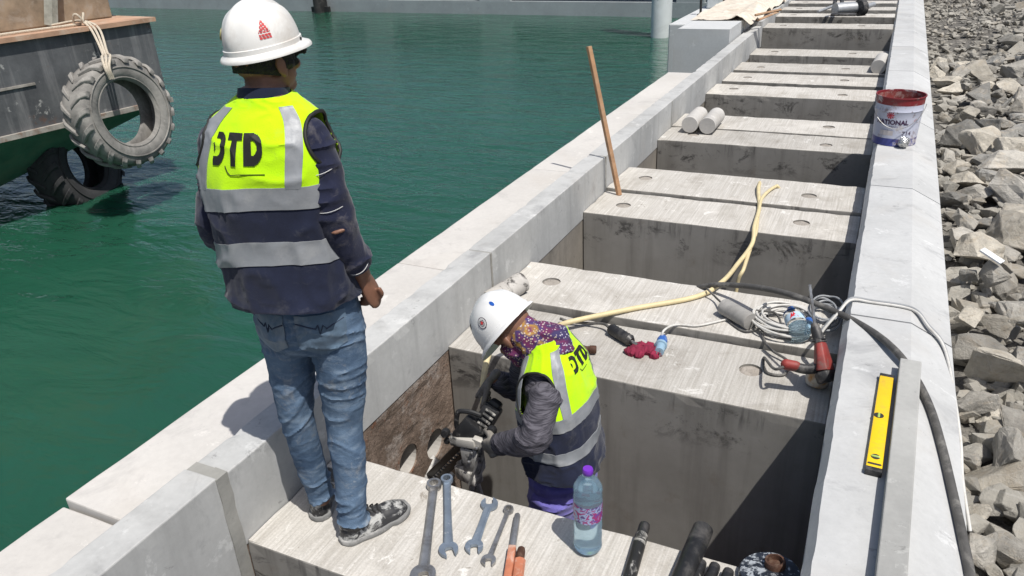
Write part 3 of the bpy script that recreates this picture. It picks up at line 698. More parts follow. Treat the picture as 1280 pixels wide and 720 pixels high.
def rope_pts(o): return spline([BG(.95 + o, .35, zd + .02), a + V(0, 0, .05) + ub * o * .3, BG(.76, -.08, zg + .02) + ub * o, (BG(.74, -.12, zg - .2) + tp) / 2 + ub * o * .6, tp + unit(-view) * .1 + ub * o + V(0, 0, .0), tp + unit(-view) * .26 + ub * (o * .5 + .02) + V(0, 0, -.12), T1 + V(0, 0, .36) + unit(-view) * .26 + ub * o * .4], 6)
u = thing('mooring_rope', 'pale frayed rope tying the dusty tyre to the barge deck', 'rope', tuple(a))
for o_ in (-.05, .0, .045):
    g = MB(); g.tube(rope_pts(o_), .014, 7); mk('rope_strand', g, M['rope'], u)
g = MB(); g.tube(spline([a + V(.06 * math.cos(t), .06 * math.sin(t), .05 + .08 * math.sin(t * 1.5)) for t in np.linspace(0, 7.5, 12)], 4), .013, 7); mk('knot', g, M['rope'], u)
g = MB(); g.tube(spline([BG(.8, .1, zd + .015), BG(1.5, .14, zd + .015), BG(2.4, .08, zd + .015), BG(3.6, .16, zd + .015)], 6), .014, 7); mk('rope_tail', g, M['rope'], u)

# ------------------------------------------------------------------ tools on the near crossbeam
M['steel'] = plain('worn_tool_steel', (.36, .36, .36), .36, .75, var=.25, scale=20, dirt=(.14, .12, .10), dirt_amt=.6, dirt_scale=14)
M['bluesteel'] = plain('blue_grey_tool_steel', (.26, .31, .37), .40, .6, var=.2, scale=20, dirt=(.62, .63, .64), dirt_amt=.8, dirt_scale=26, lo=.6, hi=.66)
M['white_spat'] = plain('spattered_black_pipe', (.028, .027, .026), .5, .3, var=.3, scale=18, dirt=(.55, .53, .48), dirt_amt=.85, dirt_scale=16, lo=.56, hi=.64)
M['blackpipe'] = plain('black_pipe', (.02, .02, .021), .45, .2, var=.3, scale=18, dirt=(.14, .13, .12), dirt_amt=.5, dirt_scale=12)
M['orange'] = plain('worn_orange_paint', (.42, .15, .08), .55, var=.3, scale=14, dirt=(.55, .42, .34), dirt_amt=.8, dirt_scale=18)
M['rusty'] = plain('rusty_steel', (.085, .04, .025), .75, .3, var=.4, scale=22, dirt=(.20, .14, .10), dirt_amt=.6, dirt_scale=30)
def flat_frame(p, q, z):
    p, q = p.copy(), q.copy(); p[2] = q[2] = 0; f = unit(q - p); s = V(-f[1], f[0], 0); L = np.linalg.norm(q - p)
    return p, f, s, L
def ring_end(g, c, R, r, h, z, n=24, tilt=0):
    prof = [(r, z), (R * .96, z), (R, z + h * .3), (R, z + h * .8), (R * .95, z + h), (r, z + h)]
    RR = []
    for t in np.linspace(0, 2 * math.pi, n, endpoint=False):
        k = 1 + .07 * math.cos(12 * t)
        RR.append([c + V(math.cos(t), math.sin(t), 0) * (rr * (k if rr == r else 1)) + V(0, 0, zz) for rr, zz in prof])
    g.rings(RR, closed=True)
def open_end(g, c, f, s, w, h, z, turn=.26):
    """U jaw opening along f"""
    cs, sn = math.cos(turn), math.sin(turn); f2 = f * cs + s * sn; s2 = s * cs - f * sn
    o = []
    for t in np.linspace(math.radians(122), math.radians(360 + 58), 22): # outer: round the back
        pass
    outer = [(math.cos(t) * w * .98, math.sin(t) * w) for t in np.linspace(math.radians(38), math.radians(322), 22)]
    tipL = [(w * .98, -w * .50), (w * .86, -w * .40)]
    inner = [(w * .86, -w * .42), (w * .05, -w * .42), (-w * .12, -w * .30), (-w * .18, 0), (-w * .12, w * .30), (w * .05, w * .42), (w * .86, w * .42)]
    o = outer + [(w * .95, -w * .52)] + inner + [(w * .95, w * .52)]
    n = len(o); base = len(g.v)
    P = [c + f2 * a + s2 * b for a, b in o]
    # stitched as a strip between outer arc and inner jaw so that it stays a clean U
    no = len(outer) + 2; out = [(w * .95, w * .52)] + outer + [(w * .95, -w * .52)]
    inn = [(w * .86, w * .42), (w * .45, w * .42), (w * .05, w * .42), (-w * .12, w * .30), (-w * .18, 0), (-w * .12, -w * .30), (w * .05, -w * .42), (w * .45, -w * .42), (w * .86, -w * .42)]
    def res(L, m):
        L = [np.array(x, float) for x in L]; d = np.concatenate([[0], np.cumsum([np.linalg.norm(L[i+1]-L[i]) for i in range(len(L)-1)])]); t = np.linspace(0, d[-1], m)
        return np.stack([np.interp(t, d, [x[i] for x in L]) for i in (0, 1)], 1)
    A_, B_ = res(out, 26), res(inn, 26); RR = []
    for (a, b), (a2, b2) in zip(A_, B_):
        po, pi = c + f2 * a + s2 * b, c + f2 * a2 + s2 * b2
        RR.append([po + V(0, 0, z), po + V(0, 0, z + h), pi + V(0, 0, z + h), pi + V(0, 0, z)])
    g.rings(RR)
def shank(g, a, b, w0, w1, h, z, s):
    RR = []
    for k in np.linspace(0, 1, 6):
        c = a + (b - a) * k; w = (w0 + (w1 - w0) * k) / 2 * (1 - .12 * math.sin(math.pi * k))
        RR.append([c + s * (w * x) + V(0, 0, z + h * y) for x, y in ((-1, .3), (-.75, 0), (.75, 0), (1, .3), (1, .7), (.72, 1), (.55, .86), (-.55, .86), (-.72, 1), (-1, .7))])
    g.rings(RR)
def combo(lab, ring_px, open_px, mat, R=.024, w=.03, ends=('ring', 'open'), sw=.022, th=.011, extra=0):
    p, f, s, L = flat_frame(G(*ring_px), G(*open_px), 0)
    q = p + f * (L + extra); z = .004
    u = thing('wrench', lab, 'wrench', (*((p + q) / 2)[:2], 0), 0, 'wrenches laid out on the near crossbeam')
    g = MB(); shank(g, p + f * R * .8, q - f * w * .75, sw, sw * 1.15, th, z + .002, s); mk('shank', g, mat, u)
    g = MB()
    if ends[0] == 'ring': ring_end(g, p, R, R * .62, th * 1.5, z)
    else: open_end(g, p, -f, -s, w, th, z, .26)
    mk('ring_end' if ends[0] == 'ring' else 'open_jaw', g, mat, u)
    g = MB()
    open_end(g, q, f, s, w, th, z, .26)
    mk('open_jaw', g, mat, u)
combo('longest wrench, brown-grey steel, ring end uppermost by the pit edge', (543, 610), (532, 700), M['steel'], .028, .042, sw=.032, th=.015, extra=.075)
combo('blue-grey combination wrench lying beside the longest wrench', (559, 603), (561, 690), M['bluesteel'], .0235, .033, sw=.029, th=.013)
combo('blue-grey double open-ended wrench flecked with white', (612, 633), (593, 686), M['bluesteel'], .026, .031, ('open', 'open'), sw=.028, th=.012)
combo('small shiny combination wrench beside the orange pipe wrench', (636, 640), (611, 703), M['steel'], .018, .0245, sw=.0175, th=.010)
# pipe wrench
p, f, s, L = flat_frame(G(647, 650), G(634, 735), 0)
u = thing('pipe_wrench', 'pipe wrench with steel handle end and worn orange body', 'pipe wrench', tuple(p))
g = MB(); g.tube([p + V(0, 0, .018), p + f * .05 + V(0, 0, .018), p + f * .15 + V(0, 0, .018)], [.011, .012, .012], 12, rb=[.012, .013, .013], round_=True); mk('handle', g, M['steel'], u)
g = MB(); g.box((p + f * .27 + V(0, 0, .02)), (.24, .026, .026), rz=math.atan2(f[1], f[0])); mk('body', g, M['orange'], u, bevel=.004)
g = MB(); c = p + f * .235 - s * -.0; jj = G(651, 700); jd = unit(V(jj[0], jj[1], 0) - c); g.lathe([(.012, 0), (.014, .012), (.014, .035), (.013, .036), (.013, .055), (.009, .063)], V(jj[0], jj[1], .02) - f * .03, f, 14); mk('jaw_knob', g, M['rusty'], u)
g = MB(); g.tube([V(jj[0], jj[1], .02) + f * .02, V(jj[0], jj[1], .02) + f * .1], .019, 8, rb=.015); mk('hook_jaw', g, M['orange'], u)

# ------------------------------------------------------------------ bottles
def glassy(name, col, rough=.05, t=1.0, ior=1.45):
    n = NT(name); return n.done(col, rough, Transmission_Weight=t, IOR=ior)
M['pet'] = glassy('clear_bottle_plastic', (.95, .98, 1.0), .04, 1.0, 1.12)
def pet_water():
    n = NT('bottle_water'); return n.done((.66, .84, .93), .04, Transmission_Weight=.76, IOR=1.15)  # milky pale-blue body colour stands in for sky refracted by the bottle
M['pwater'] = pet_water()
M['purple'] = plain('purple_cap', (.16, .03, .42), .4, var=.05)
def label_mat(name, cols, scale):
    n = NT(name); f_ = n.noise(scale, 3, .5, dist=1.2)
    c = n.ramp(f_, [(.30, cols[0]), (.44, cols[1]), (.52, cols[2]), (.62, cols[3]), (.72, cols[0])], 'CONSTANT'); return n.done(c, .4)
M['blabel'] = label_mat('bottle_label', [(.10, .05, .20), (.30, .40, .58), (.30, .03, .16), (.09, .07, .34)], 34)
def bottle(lab, base, axis, h, r, cap, label_m, water=.82, name='water_bottle'):
    ax = unit(axis); u = thing(name, lab, 'bottle', tuple(base), 0)
    o = np.asarray(base, float)
    rib = lambda k: 1 - .022 * (math.sin(k * 55) > .2)
    prof = [(r * .55, .0), (r * .86, .004), (r, .018)]
    for k in np.linspace(.08, .78, 30): prof.append((r * (rib(k) if (k < .42 or k > .64) else 1), h * k))
    prof += [(r * .93, h * .80), (r * .72, h * .86), (r * .42, h * .90), (r * .30, h * .93), (r * .30, h * .955)]
    g = MB(); g.lathe(prof, o, ax, 32); mk('shell', g, M['pet'], u, angle=60)
    pw = [(r * .53, .003), (r * .83, .007), (r * .965, .02)] + [(r * .955, h * k) for k in np.linspace(.1, min(.78, water), 6)]
    if water > .8: pw += [(r * .89, h * .80)]
    g = MB(); g.lathe(pw, o, ax, 32); mk('water', g, M['pwater'], u)
    g = MB(); g.lathe([(r * .34, h * .94), (r * .37, h * .945), (r * .37, h * .985), (r * .33, h), (r * .05, h)], o, ax, 24); mk('cap', g, cap, u)
    g = MB(); g.lathe([(r * 1.012, h * .43), (r * 1.012, h * .63)], o, ax, 32, False, False); mk('label_band', g, label_m, u, fix=False)
    return u
b0 = G(735, 686); bottle('upright clear water bottle with purple cap beside the wrenches', (b0[0], b0[1] , .003), (0, 0, 1), .332, .0465, M['purple'], M['blabel'])

# ------------------------------------------------------------------ pipes, sockets and flange by the bottle
def pipe(name, lab, cat, a, b, r, mat, tip=None, group=None, bore=True):
    ax = unit(b - a); L = np.linalg.norm(b - a); u = thing(name, lab, cat, tuple((a + b) / 2 - V(0, 0, r)), 0, group)
    g = MB(); g.lathe([(r * .78, .0), (r, .002), (r, L - .05), (r * .99, L - .002), (r * .80, L), (r * .78, L - .03), (r * .74, L - .05), (.001, L - .05)] if tip is None else [(r * .78, 0), (r, .002), (r, L - .055), (r * .9, L - .05)], a, ax, 24, True, tip is not None)
    mk('tube', g, mat, u)
    if tip is not None:
        g = MB(); g.lathe([(r * .86, L - .052), (r * .88, L - .01), (r * .80, L), (r * .60, L), (r * .58, L - .03), (.001, L - .03)], a, ax, 24, True, False); mk('threaded_end', g, tip, u)
    return u
a, b = G(783, 735, .024), G(806, 656, .024)
pipe('drill_rod', 'slim black drill rod spattered with cement overhanging the pit', 'drill rod', a, b, .0215, M['white_spat'], M['blackpipe'])
a, b = G(848, 735, .035), G(879, 661, .035)
pipe('core_tube', 'thick black core tube, clean at the tip, overhanging the pit', 'core tube', a, b, .034, M['blackpipe'])
for k, (px, py, lab, mt) in enumerate(((877, 703, 'short white-smeared pipe socket lying next to the thick black tube', M['white_spat']), (894, 707, 'short white-smeared pipe socket in the middle of the three', M['white_spat']), (911, 714, 'short dark pipe socket lying nearest the spattered flange', M['blackpipe']))):
    b = G(px, py, .022); a = b - unit(G(879, 661, .03) - G(848, 735, .03)) * .13; a[2] = b[2]
    pipe('pipe_socket', lab, 'pipe socket', a, b, .0205, mt, M['blackpipe'], 'three short pipe sockets')
M['flange'] = plain('spattered_flange', (.03, .036, .05), .45, .4, var=.4, scale=20, dirt=(.55, .58, .60), dirt_amt=.9, dirt_scale=34, lo=.5, hi=.56)
fc = G(962, 718, .03); u = thing('core_bit_flange', 'round flange spattered blue and white with rusty socket', 'flange', (fc[0], fc[1], 0))
axf = unit(V(-.10, .05, 1)); g = MB(); g.lathe([(.088, -.028), (.094, -.02), (.094, .004), (.088, .012), (.03, .014)], fc, axf, 36); mk('plate', g, M['flange'], u)
g = MB(); g.lathe([(.032, .012), (.032, .030), (.030, .034), (.024, .034), (.023, .016), (.001, .016)], fc + V(.012, .03, 0), axf, 24, True, False); mk('socket', g, M['rusty'], u)

# ------------------------------------------------------------------ things on the second crossbeam
ZB = .037
def hose(name, lab, cat, pts, r, mat, k=8, n=10, loc=None):
    g = MB(); g.tube(spline(pts, k), r, n); return tag(mk(name, g, mat, loc=tuple(loc if loc is not None else np.asarray(pts[0], float))), lab, cat)
M['cream'] = plain('cream_hose_rubber', (.62, .52, .30), .55, var=.1, scale=20, dirt=(.42, .36, .25), dirt_amt=.4)
M['grey_hose'] = plain('grey_black_cable_rubber', (.075, .072, .068), .65, var=.25, scale=25, dirt=(.24, .23, .21), dirt_amt=.6, dirt_scale=12)
M['white_cable'] = plain('white_cable_sheath', (.56, .55, .52), .55, var=.1, dirt=(.36, .33, .29), dirt_amt=.5, dirt_scale=20)
M['grey_cable'] = plain('grey_cable_sheath', (.26, .27, .28), .55, var=.1)
r = .0135
hose('water_hose', 'cream water hose snaking over the beams from the drill', 'hose',
     [YP(604, 505, 2.40), YP(604, 478, 2.47), YP(610, 446, 2.58), YP(622, 425, 2.75), G(650, 425, .05), G(690, 411, .016), G(714, 402, ZB + r), G(790, 386, ZB + r), G(870, 371, ZB + r), G(903, 352, ZB + r * 2), G(922, 330, .0), YP(940, 305, 4.6), G(941, 290, .05 ) + V(0, 0.05, .02), G(949, 260, ZB + r), G(948, 240, .055 + r + .005), G(949, 231, .055 + r), G(953, 229, -.06), V(-.60, 5.86, -.3)], r, M['cream'])
hose('return_hose', 'cream hose loop dropping into the pit behind the second beam', 'hose',
     [V(-.47, 5.95, -.35), G(975, 238, .03), G(968, 234, .055 + r), G(953, 247, .055 + r), G(948, 266, ZB + r), G(945, 290, ZB + r), G(940, 304, .0), YP(930, 335, 4.3), YP(920, 365, 4.25), V(-.62, 4.2, -.8)], .0115, M['cream'])
# thick black cable over the coping and down the back
cz = .25 + .014
hose('thick_cable', 'thick dark cable arching from the beam over the white coping', 'cable',
     [G(640, 408, -.3) * 0 + V(-1.0, 4.15, -.25), YP(840, 373, 3.98), YP(880, 358, 3.82), YP(925, 357, 3.72), YP(980, 366, 3.55), YP(1040, 388, 3.40), YP(1085, 411, 3.22), G(1118, 437, cz + .015), G(1143, 470, cz - .0), V(*(G(1163, 510, .235))), V(*(G(1178, 560, .215))), V(*(G(1192, 620, .20))), V(*G(1203, 670, .19)), V(*G(1212, 715, .18)), V(*G(1222, 780, .17))], .0145, M['grey_hose'], 8, 12)
for k, off in enumerate((0, .018)):
    hose('thin_cable', ('white thin cable hooked over the coping beneath the thick one', 'grey thin cable paired with the white one over the coping')[k], 'cable',
     [V(-.07 - off, 3.22 + off, .06), V(-.10, 3.28 + off * 2, .14), V(-.035, 3.37 + off, .24), G(1064, 375, .262) + V(0, off, 0), G(1090, 378, .258) + V(0, off, 0), G(1140, 387, .256) + V(0, off, 0), G(1160, 408, .236) + V(0, off, 0), G(1182, 440, .192) + V(0, off, 0), V(.438, 2.78 + off, .12), V(.46, 2.62 + off, .02), V(.50, 2.5, -.1)], .0062, (M['white_cable'], M['grey_cable'])[k])
# coils
def coil(lab, c, R0, R1, turns, r, mat, seed, zamp=.03, ell=(1, .72), ph=0):
    rr = np.random.default_rng(seed); pts = []
    n = turns * 16
    off = rr.uniform(-1, 1, (turns + 1, 3))
    for i in range(n):
        t = i / 16; k = int(t); fct = t - k; fct = fct * fct * (3 - 2 * fct); o = off[k] * (1 - fct) + off[k + 1] * fct
        R = R0 + (R1 - R0) * (.5 + .5 * o[0]); a = 2 * math.pi * t + ph
        pts.append(c + V(R * ell[0] * math.cos(a) + o[1] * .02, R * ell[1] * math.sin(a) + o[2] * .02, r + zamp * (t / turns) + .012 * abs(math.sin(a * 1.5 + k)) + r * (k % 2)))
    return pts
cc = G(980, 409, ZB); cc[2] = ZB
g = MB(); g.tube(spline(coil('', cc, .085, .175, 13, .0055, None, 4, .05, (1, .95)), 3), .0055, 7)
tag(mk('cable_coil', g, M['white_cable'], loc=tuple(cc)), 'loosely coiled white cable lying under the plastic bottle', 'cable coil')
c2 = G(1032, 400, ZB); c2[2] = ZB + .005; c2 = c2 + V(-.02, -.03, 0)
g = MB(); g.tube(spline(coil('', c2, .085, .13, 8, .005, None, 9, .06, (.6, 1.15)), 3), .005, 7)
tag(mk('cable_coil', g, M['grey_cable'], loc=tuple(c2)), 'grey blue cable coil pressed against the white coping', 'cable coil')
hose('extension_lead', 'white lead running from the blue plug to the white coil', 'cable', [G(826, 425, .025), G(830, 413, ZB + .03), G(845, 406, ZB + .008), G(872, 407, ZB + .007), G(905, 400, ZB + .007), G(930, 395, ZB + .01), G(950, 396, ZB + .02)], .0055, M['white_cable'])
# lying bottle with red mark
b1 = G(1000, 430, .04); b2 = G(985, 393, ZB + .05); 
M['rlabel'] = plain('pale_blue_label', (.42, .55, .66), .4, var=.15)
M['pet2'] = M['pet']
ax = unit(b2 - b1); lyb = bottle('clear plastic bottle with red mark lying on the white coil', b1 + V(0, 0, .045) - ax * .01, ax + V(0, 0, .03), .20, .047, plain('blue_cap', (.03, .12, .40), .4), M['rlabel'], .35)
lb = b1 + V(0, 0, .045) - ax * .01; la = unit(ax + V(0, 0, .03)); tc = unit(CAMP - lb); tc = unit(tc - la * (tc @ la)); ts = np.cross(la, tc)
for k, pts_ in enumerate((((-.020, .088), (.0, .105), (-.004, .128)), ((.0, .105), (.024, .090), (.004, .128)), ((-.010, .100), (.010, .100), (.0, .112)))):
    g = MB(); g.add([lb + la * h_ + (tc * math.cos(w_ / .047) + ts * math.sin(w_ / .047)) * .0485 for w_, h_ in pts_], [(0, 1, 2)]); mk('red_triangle', g, M['redmark'] if 'redmark' in M else M.setdefault('redmark', plain('red_mark', (.55, .02, .03), .4)), lyb, fix=False, smooth=False)
hose('black_lead', 'thin black lead looping round the rough grey core', 'cable', [G(884, 361, ZB + .05), G(895, 372, ZB + .03), G(905, 383, ZB + .045), G(912, 402, ZB + .008), G(930, 414, ZB + .007), G(950, 411, ZB + .02), G(975, 413, ZB + .05), G(970, 392, ZB + .06), G(945, 388, ZB + .06)], .0055, M['grey_hose'])
# blue connectors, black socket, rag
M['blueplast'] = plain('blue_plug_plastic', (.03, .11, .38), .45, var=.15, dirt=(.35, .42, .5), dirt_amt=.4, dirt_scale=30)
M['pale_blue'] = plain('pale_blue_plastic', (.25, .38, .48), .45)
def plug(lab, a, b, r):
    ax = unit(b - a); L = np.linalg.norm(b - a); u = thing('power_plug', lab, 'plug', tuple((a + b) / 2 - V(0, 0, r)))
    g = MB(); g.lathe([(r * .4, 0), (r * .75, .01), (r, L * .25), (r * .95, L * .5)], a, ax, 18); mk('body', g, M['blueplast'], u)
    g = MB(); g.lathe([(r * 1.1, L * .5), (r * 1.12, L * .62), (r * .85, L * .63), (r * .85, L)], a, ax, 18); mk('collar', g, M['pale_blue'], u)
    for k in range(3):
        g = MB(); t = k * 2.1; o_ = unit(np.cross(ax, V(0, 0, 1))) * math.cos(t) * r * .4 + V(0, 0, 1) * math.sin(t) * r * .4; g.cyl(a + ax * L + o_, a + ax * (L + .02) + o_, .003, 8); mk('pin', g, M['steel'], u)
plug('blue round power plug touching the red rag', G(829, 421, .03), G(824, 440, .026), .026)
plug('small blue plug lying between the bottle and the red drill', G(1011, 399, ZB + .06), G(1010, 414, ZB + .06), .024)
a, b = G(762, 410, .032), G(790, 427, .030); u = thing('cable_socket', 'black ribbed cable socket beside the red rag', 'cable socket', (a[0], a[1], 0))
ax = unit(b - a); L = np.linalg.norm(b - a); g = MB()
prof = [(.012, 0), (.024, .008)] + [(.030 if k % 2 else .0265, .012 + (L - .03) * k / 13) for k in range(14)] + [(.018, L)]
g.lathe(prof, a, ax, 16); mk('body', g, M['blackpipe'], u)
g = MB(); g.tube(spline([a, a - ax * .05 + V(0, 0, .002), G(735, 404, .02), G(712, 402, .02), G(700, 398, .03)], 6), .0075, 8); mk('lead', g, M['grey_hose'], u)
g = MB(); g.tube([b, b + ax * .04], .008, 8); mk('gland', g, M['steel'], u)
M['rag'] = plain('crimson_rag', (.20, .012, .04), .9, var=.35, scale=14, bump=.3, bscale=200)
rc = G(802, 441, .0); g = MB(); rr_ = random.Random(5)
for k in range(16):
    a_ = rr_.uniform(0, 6.28); d_ = rr_.uniform(.1, 1) ** .7; g.ell(rc + V(.075 * d_ * math.cos(a_), .045 * d_ * math.sin(a_), .012 + .012 * (1 - d_)), (rr_.uniform(.018, .04), rr_.uniform(.016, .03), rr_.uniform(.012, .022)), np.array(Matrix.Rotation(rr_.uniform(0, 3.1), 3, 'Z')), 12, 8)
def rag_folds(P, N):
    q = P * V(38, 30, 30) + vnoise(P * 18, 8)[:, None] * 1.2
    return .009 * (1 - abs(vnoise(q, 6))) ** 3 - .004 + .004 * (1 - abs(vnoise(P * 85, 7))) ** 3
me = vox(g, .004, 1, rag_folds)
tag(mk('rag', me, M['rag'], loc=tuple(rc)), 'crumpled crimson rag between the black socket and blue plug', 'rag')
# hammer behind the worker
hp = G(744, 437, .024); hq = G(722, 436, .024); u = thing('hammer', 'small club hammer with orange handle lying behind the worker', 'hammer', (hp[0], hp[1], 0))
ax = unit(hp - hq); g = MB(); g.lathe([(.014, 0), (.019, .006), (.019, .03), (.015, .04), (.016, .055), (.020, .06), (.020, .085), (.016, .09)], hq, ax, 10); mk('head', g, M['rusty'], u)
g = MB(); nd = V(-ax[1], ax[0], 0) * -1; g.tube([hq + ax * .045 + nd * .0, hq + ax * .04 - V(.02, .16, .004)], [.011, .014], 10, rb=[.009, .011]); mk('handle', g, M['orange'], u)

# cores
def core(lab, a, b, r, mat, group='drilled concrete cores'):
    ax = unit(b - a); L = np.linalg.norm(b - a); g = MB()
    prof = [(r * .1, .0), (r * .96, .0), (r, .004)] + [(r * (1 + random.uniform(-.012, .012)), L * k) for k in np.linspace(.08, .92, 12)] + [(r, L - .004), (r * .95, L), (r * .1, L + .004)]
    g.lathe(prof, a, ax, 30); return tag(mk('concrete_core', g, mat, loc=tuple((a + b) / 2 - V(0, 0, r))), lab, 'concrete core', group)
core('rough grey concrete core lying beside the white coil', G(905, 383, ZB + .043), G(938, 402, ZB + .043), .043, M['darkcore'])
core('black and white stained core lying along the parapet near the worker', G(653, 352, .095), G(612, 377, .06), .058, plain('stained_core', (.45, .43, .40), .85, var=.15, dirt=(.06, .055, .05), dirt_amt=.95, dirt_scale=9, lo=.48, hi=.56))
zc = .062 + .075
a = G(870, 156, zc); 
for k, px in enumerate((862, 884)):
    a = G(px, 156 + k * 1.5, zc); core(('white round core lying closest along the sea parapet', 'white round core with drilled end beside its twin')[k], a, a + V(.0, .42, 0), .074, M['core'])
a = G(1101, 84, .03 + .075); a[0] = -.10; core('white round core leaning by the coping on a far beam', a, a + V(.03, .42, .02), .085, M['core'])

# ------------------------------------------------------------------ red rotary hammer, stained jar under it
M['redtool'] = plain('worn_red_plastic', (.22, .03, .025), .6, var=.35, scale=16, dirt=(.14, .09, .08), dirt_amt=.8, dirt_scale=20)
M['toolblack'] = plain('black_tool_plastic', (.022, .022, .023), .55, var=.3, scale=20, dirt=(.25, .23, .21), dirt_amt=.5, dirt_scale=14)
u = thing('rotary_hammer', 'red and black rotary hammer drill with long bit leaning at the coping', 'drill', (-.08, 3.05, .0))
A1, A2, A3, A4 = YP(1012, 356, 3.22), YP(1019, 410, 3.12), YP(1026, 432, 3.08), YP(1030, 465, 3.02)
g = MB(); tw = [A1 + (A2 - A1) * k for k in np.linspace(0, 1, 24)]; g.tube(tw, [.0065 + .0016 * (i % 3 == 0) for i in range(24)], 8); mk('drill_bit', g, M['steel'], u)
g = MB(); ax = unit(A3 - A2); g.lathe([(.012, -.02), (.02, .0), (.024, .03), (.024, .05), (.03, .055)], A2, ax, 18); mk('chuck', g, M['toolblack'], u)
def facet(name, P0, P1, w0, w1, d0, d1, mat, bev=.007):
    x = unit(P1 - P0); d_ = unit(V(0, -1, .25) - x * (V(0, -1, .25) @ x)); n_ = np.cross(x, d_); g = MB()
    g.rings([[P + n_ * (w * i) + d_ * (d * j) for i, j in ((-1, -.7), (-.45, 1), (.45, 1), (1, -.7))] for P, w, d in ((P0, w0, d0), (P1, w1, d1))]); return mk(name, g, mat, u, bevel=bev)
facet('motor_housing', A3 - ax * .015, A4 - ax * .005, .026, .045, .03, .05, M['redtool'])
facet('gear_cover', A3 - ax * .03, A3 - ax * .012, .022, .03, .026, .034, M['toolblack'], .004)
hA, hB = A4 + V(0, 0, -.0), YP(985, 456, 3.0)
g = MB(); g.tube(spline([A4 - ax * .02, (hA + hB) / 2 + V(0, 0, -.004), hB]), .019, 12, rb=.022, round_=True); mk('grip', g, M['toolblack'], u)
g = MB(); m_ = hB + (hA - hB) * .12; g.tube([hB - (hA - hB) * .06, m_ + (hA - hB) * .1], .0215, 12, rb=.024, round_=True); mk('grip_end', g, M['redtool'], u)
facet('rear_cover', A4 - ax * .003, A4 + ax * .045, .048, .046, .052, .042, M['toolblack'], .01)
g = MB(); g.tube(spline([hB, hB + V(-.05, -.02, -.02), G(955, 447, .012), G(958, 465, .01), G(980, 468, .01), G(985, 452, .02), G(965, 438, .03), G(955, 425, .04), G(952, 410, ZB + .03)], 8), .0065, 8); mk('power_lead', g, M['grey_hose'], u)
M['amber'] = NT('amber_stained_plastic'); _n = M['amber']; M['amber'] = _n.done(_n.mix(_n.ramp(_n.noise(14, 5), [(.42, 0), (.58, 1)]), (.50, .46, .40), (.36, .17, .03)), .35)
jb = G(1020, 486, .0); jb[0] = min(jb[0], -.075); u = thing('stained_jug', 'brown stained plastic jug under the red drill', 'jug', (jb[0], jb[1], 0))
g = MB(); g.lathe([(.03, .003), (.046, .008), (.052, .04), (.048, .085), (.03, .11), (.018, .12), (.018, .135)], jb + V(-.005, .03, 0), unit(V(.12, .1, 1)), 20); mk('body', g, M['amber'], u)
g = MB(); g.lathe([(.02, .134), (.02, .15), (.004, .152)], jb + V(-.005, .03, 0), unit(V(.12, .1, 1)), 16); mk('cap', g, M['toolblack'], u)

# ------------------------------------------------------------------ level and bar on the coping
M['yellow'] = plain('level_yellow', (.80, .52, .01), .4, var=.06, scale=12, dirt=(.45, .32, .08), dirt_amt=.35, dirt_scale=20)
pa, pb = G(1092, 588, .272), G(1109, 468, .272); f = unit(V(pb[0] - pa[0], pb[1] - pa[1], 0)); s = V(f[1], -f[0], 0); rz = math.atan2(f[1], f[0]); Lv = np.linalg.norm((pb - pa)[:2]); mid = (pa + pb) / 2; mid[2] = 0
u = thing('spirit_level', 'yellow spirit level with black ends lying on the coping', 'spirit level', (mid[0], mid[1], .25))
g = MB(); g.box(mid + V(0, 0, .262), (Lv - .03, .048, .021), rz); mk('body', g, M['yellow'], u, bevel=.003)
for e in (-1, 1):
    g = MB(); g.box(mid + f * e * (Lv / 2 - .008) + V(0, 0, .262), (.022, .05, .023), rz); mk('end_cap', g, M['toolblack'], u, bevel=.003)
M['vial'] = NT('vial_green').done((.35, .50, .12), .15)
M['dark_inset'] = plain('dark_inset', (.03, .03, .025), .6)
for k, (t, w, l) in enumerate(((-.5 + .12, .022, .03), (.02, .026, .03))):
    c = mid + f * (t * Lv) + V(0, 0, .2725) + (s * (-.008 if k else 0)); g = MB(); g.lathe([(w * .62, 0), (w * .62, .0015), (w * .5, .002)], c, (0, 0, 1), 24); o = mk('vial_window', g, M['dark_inset'], u)
    g = MB(); g.tube([c + s * (-.010 if k == 0 else 0) + f * (-.010 if k else 0) + V(0, 0, .001), c + s * (.010 if k == 0 else 0) + f * (.010 if k else 0) + V(0, 0, .001)], .0045, 10, round_=True); mk('vial', g, M['vial'], o)
c = mid + f * (-.5 * Lv + .034) + V(0, 0, .2735); g = MB(); g.tube([c - s * .016, c + s * .016], .005, 8, rb=.001, round_=True); mk('hang_slot', g, M['dark_inset'], u)
M['bar'] = concrete('dusty_box_section', (.36, .36, .345), .7, .3, .5)
pa, pb = G(1112, 745, .30), G(1138.5, 451, .30); f = unit(V(pb[0] - pa[0], pb[1] - pa[1], 0)); mid = (pa + pb) / 2 - f * .35; mid[2] = .2785; L = np.linalg.norm((pb - pa)[:2]) + .7
g = MB(); g.box(mid, (L, .074, .055), math.atan2(f[1], f[0]))
tag(mk('box_section_bar', g, M['bar'], loc=(mid[0], mid[1], .25), bevel=.004, smooth=False), 'long grey dusty bar lying along the white coping', 'bar')

